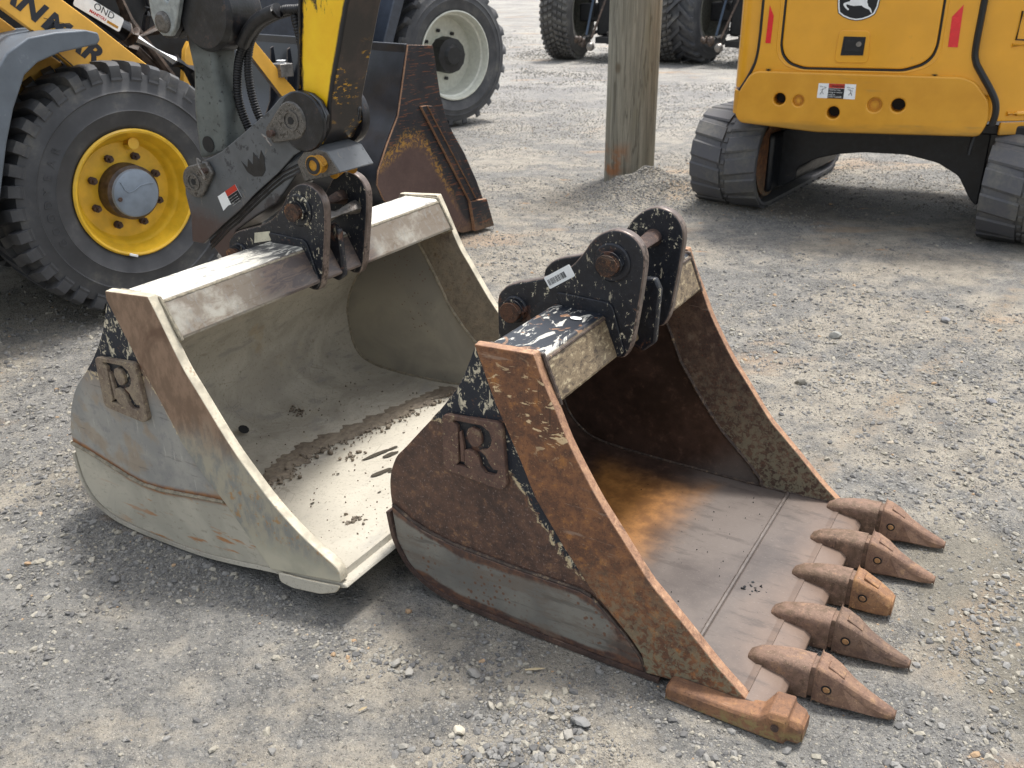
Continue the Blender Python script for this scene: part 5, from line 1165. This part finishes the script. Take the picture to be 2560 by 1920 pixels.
def vnoise(x, y, s, seed):
    rg = np.random.default_rng(seed); G = rg.random((256, 256)); a = x * s; b = y * s; i = np.floor(a).astype(int); j = np.floor(b).astype(int); u = a - i; v = b - j; u = u * u * (3 - 2 * u); v = v * v * (3 - 2 * v)
    g_ = lambda p, q: G[p % 256, q % 256]
    return (g_(i, j) * (1 - u) + g_(i + 1, j) * u) * (1 - v) + (g_(i, j + 1) * (1 - u) + g_(i + 1, j + 1) * u) * v
N = 600000
r = .9 * np.exp(RNG.random(N) ** 1.35 * math.log(26 / .9)); t = RNG.uniform(-.62, .62, N); x = r * np.sin(t); y = r * np.cos(t)
dens = .5 * vnoise(x, y, 1.1, 1) + .3 * vnoise(x, y, 3.1, 2) + .2 * vnoise(x, y, 9, 3)
keep = RNG.random(N) < np.clip((dens - .30) * 3.2, .05, 1); x, y, r, dens = x[keep], y[keep], r[keep], dens[keep]
def loc_np(x, y, O, ph): dx, dy = x - O[0], y - O[1]; return dx * math.cos(ph) + dy * math.sin(ph), -dx * math.sin(ph) + dy * math.cos(ph)
size = .0019 * (RNG.pareto(2.1, len(x)) + .55); size = np.clip(size * np.clip(.6 + dens, .8, 1.3), .0011, .013); size = np.maximum(size, r * .0007)
bad = np.zeros(len(x), bool)
for O, b in ((D1, (-1.03, .07, -.01, .98)), (D2, (-1.08, .0, -.01, 1.33))):
    a, c = loc_np(x, y, O, PH); bad |= (a > b[0]) & (a < b[1]) & (c > b[2]) & (c < b[3])
a, c = loc_np(x, y, D1, PH); bad |= (a > .05) & (a < .30) & (c > -.05) & (c < 1.0) & (size > .005)
x, y, size = x[~bad], y[~bad], size[~bad]
# drifts of coarser stones seen against the buckets
def patch(cx, cy, sx, sy, n, s0, s1, ang=0):
    global x, y, size
    u = RNG.normal(0, sx, n); v = RNG.normal(0, sy, n); xx = cx + u * math.cos(ang) - v * math.sin(ang); yy = cy + u * math.sin(ang) + v * math.cos(ang); ss_ = RNG.uniform(s0, s1, n) * RNG.uniform(.5, 1, n)
    k = np.ones(n, bool)
    for O, b in ((D1, (-1.03, .07, -.035, .98)), (D2, (-1.08, .02, -.035, 1.33))):
        a, c = loc_np(xx, yy, O, PH); k &= ~((a > b[0]) & (a < b[1]) & (c > b[2]) & (c < b[3]))
    x = np.concatenate([x, xx[k]]); y = np.concatenate([y, yy[k]]); size = np.concatenate([size, ss_[k]])
patch(.02, 1.60, .11, .06, 260, .002, .008, -.5); patch(-.05, 1.83, .05, .06, 160, .003, .012); patch(-.62, 2.02, .22, .035, 420, .002, .008, -.45); patch(-.36, 1.86, .13, .04, 300, .003, .011, -.3)
patch(1.25, 1.55, .25, .12, 900, .002, .007, .4); patch(1.0, 6.85, .30, .22, 4500, .003, .013); patch(1.1, 6.6, .5, .18, 1500, .003, .012); patch(1.6, 3.6, .7, .5, 2500, .003, .009); patch(-.75, 1.35, .25, .1, 260, .003, .009)
patch(.28, 1.70, .12, .02, 200, .002, .006, -.5); patch(-1.25, 2.6, .25, .4, 900, .003, .010)
z = np.array([hill(a, b) * flat(a, b) - .004 for a, b in zip(x.tolist(), y.tolist())]); z = z + size * .12
me = bpy.data.meshes.new('gravel'); n = len(x); me.vertices.add(n); me.vertices.foreach_set('co', np.stack([x, y, z], 1).astype(np.float32).ravel())
at = me.attributes.new('size', 'FLOAT', 'POINT'); at.data.foreach_set('value', size.astype(np.float32))
go = bpy.data.objects.new('gravel', me); COL.objects.link(go); tag(go, 'loose crushed grey gravel scattered over the yard', 'gravel', kind='stuff')
ng = bpy.data.node_groups.new('scatter', 'GeometryNodeTree'); ng.interface.new_socket('Geometry', in_out='INPUT', socket_type='NodeSocketGeometry'); ng.interface.new_socket('Geometry', in_out='OUTPUT', socket_type='NodeSocketGeometry')
nn = ng.nodes.new; gi, gout = nn('NodeGroupInput'), nn('NodeGroupOutput'); m2p = nn('GeometryNodeMeshToPoints'); iop = nn('GeometryNodeInstanceOnPoints'); ci = nn('GeometryNodeCollectionInfo')
ci.inputs['Collection'].default_value = protos; ci.inputs['Separate Children'].default_value = True; ci.inputs['Reset Children'].default_value = True
rv = nn('FunctionNodeRandomValue'); rv.data_type = 'FLOAT_VECTOR'; rv.inputs['Min'].default_value = (-.5, -.5, 0); rv.inputs['Max'].default_value = (.5, .5, 6.28)
na_ = nn('GeometryNodeInputNamedAttribute'); na_.data_type = 'FLOAT'; na_.inputs['Name'].default_value = 'size'
iop.inputs['Pick Instance'].default_value = True
lk_ = ng.links.new; lk_(gi.outputs[0], m2p.inputs['Mesh']); lk_(m2p.outputs[0], iop.inputs['Points']); lk_(ci.outputs[0], iop.inputs['Instance']); lk_(rv.outputs[0], iop.inputs['Rotation']); lk_(na_.outputs[0], iop.inputs['Scale']); lk_(iop.outputs[0], gout.inputs[0])
md = go.modifiers.new('scatter', 'NODES'); md.node_group = ng
# the few stones and chips big enough to pick up by eye
BIG = [(-.52, 1.38, .020, '#8f8d88'), (-.13, 1.60, .019, '#c9c0ae'), (.15, 1.62, .024, '#8b8a88'), (.12, 1.585, .015, '#9c9890'), (.085, 1.66, .013, '#7f7e7c'), (-.20, 1.25, .014, '#c4b99a'), (-.10, 1.79, .016, '#8c8984'), (-.30, 1.83, .014, '#9a968e'), (-.26, 1.80, .015, '#a09c94'), (.95, 1.42, .019, '#b0a994'), (.86, 1.35, .015, '#a09a8a'), (1.12, 1.36, .018, '#a8a294'),
       (1.5, 4.0, .030, '#9b9a94'), (1.2, 3.5, .026, '#8f8a80'), (1.9, 3.3, .022, '#86868a'), (2.1, 4.2, .025, '#8d8c8c'), (-.62, 1.22, .016, '#7c7e84'), (-.42, 1.14, .017, '#8c8f98'), (-.05, 1.20, .016, '#85858c'), (.10, 1.30, .015, '#8f8d8a'), (-.95, 2.35, .018, '#6f6f72'), (-1.15, 2.2, .016, '#7e7c7a'), (1.55, 2.1, .016, '#9a958a'), (1.72, 2.5, .020, '#8f8e8e'), (1.45, 1.72, .015, '#a8a091')]
for k, (bx, by, s, col) in enumerate(BIG):
    m_ = rock(40 + k, 2); key = 'stone_' + col.strip('#'); mm = bpy.data.materials.get(key) or plain(key, col, .85, var=.12, scale=60, bump=.001, grime=('#6a675f', .55, .6))
    o = link('stone', m_, mm, None, smooth=30); o.scale = (s, s, s); o.rotation_euler = (random.uniform(-.3, .3), random.uniform(-.3, .3), random.uniform(0, 6)); o.location = (bx, by, hill(bx, by) * flat(bx, by) - .004 + s * .42)
    LB = {0: 'blocky grey stone lying alone on bare ground near the lower left corner', 1: 'long cream stone on the ground below the mud bucket lip', 2: 'biggest grey stone beside the bottom edge of the toothed bucket', 5: 'yellowish cream stone near the bottom of the photo, left of the toothed bucket', 12: 'grey stone on the open yard beyond the far side of the toothed bucket', 15: 'bluish grey stone on the open yard between toothed bucket and yellow excavator'}
    tag(o, LB.get(k, 'medium loose stone lying among the gravel of the yard'), 'stone', 'larger loose stones on the yard')
CHIP = plain('wood_chip', '#b8a684', .8, var=.15)
for bx, by, L_, a in ((-.385, 1.325, .055, .7), (-.20, 1.30, .028, 1.5), (-.575, 1.185, .04, -.9), (-.36, 1.675, .022, .6), (.05, 1.80, .05, .1)):
    zz = hill(bx, by) * flat(bx, by) + .003
    o = loft('wood_splinter', [[(-L_ / 2, -.0015, 0), (-L_ / 2, .0015, 0), (-L_ / 2, .001, .002)], [(0, -.004, .001), (0, .003, .001), (0, .0, .005)], [(L_ / 2, -.001, 0), (L_ / 2, .0012, 0), (L_ / 2, 0, .0015)]], CHIP, None, None, bevel=0)
    o.location = (bx, by, zz); o.rotation_euler = (0, 0, a); tag(o, 'small pale wood splinter lying on the gravel', 'splinter', 'pale wood splinters on the gravel')
# grass verge at the far end of the yard
GR = mat('verge_grass', lambda: dict(c=mix('#3f5a1c', '#6f8a34', nz(3, 4).ss(.35, .65)), r=.8))
n = 5000; V = []; F = []
for k in range(n):
    gx, gy = random.uniform(-14, 16), random.uniform(50, 54); h_ = random.uniform(.15, .5); a = random.uniform(0, 6.28); w_ = .04; i = len(V)
    V += [(gx - w_ * math.cos(a), gy - w_ * math.sin(a), -.02), (gx + w_ * math.cos(a), gy + w_ * math.sin(a), -.02), (gx + random.uniform(-.1, .1), gy + random.uniform(-.1, .1), h_)]; F.append((i, i + 1, i + 2))
tag(mesh('grass_verge', V, F, GR, None, smooth=0), 'strip of green grass at the far edge of the yard', 'grass', kind='stuff')
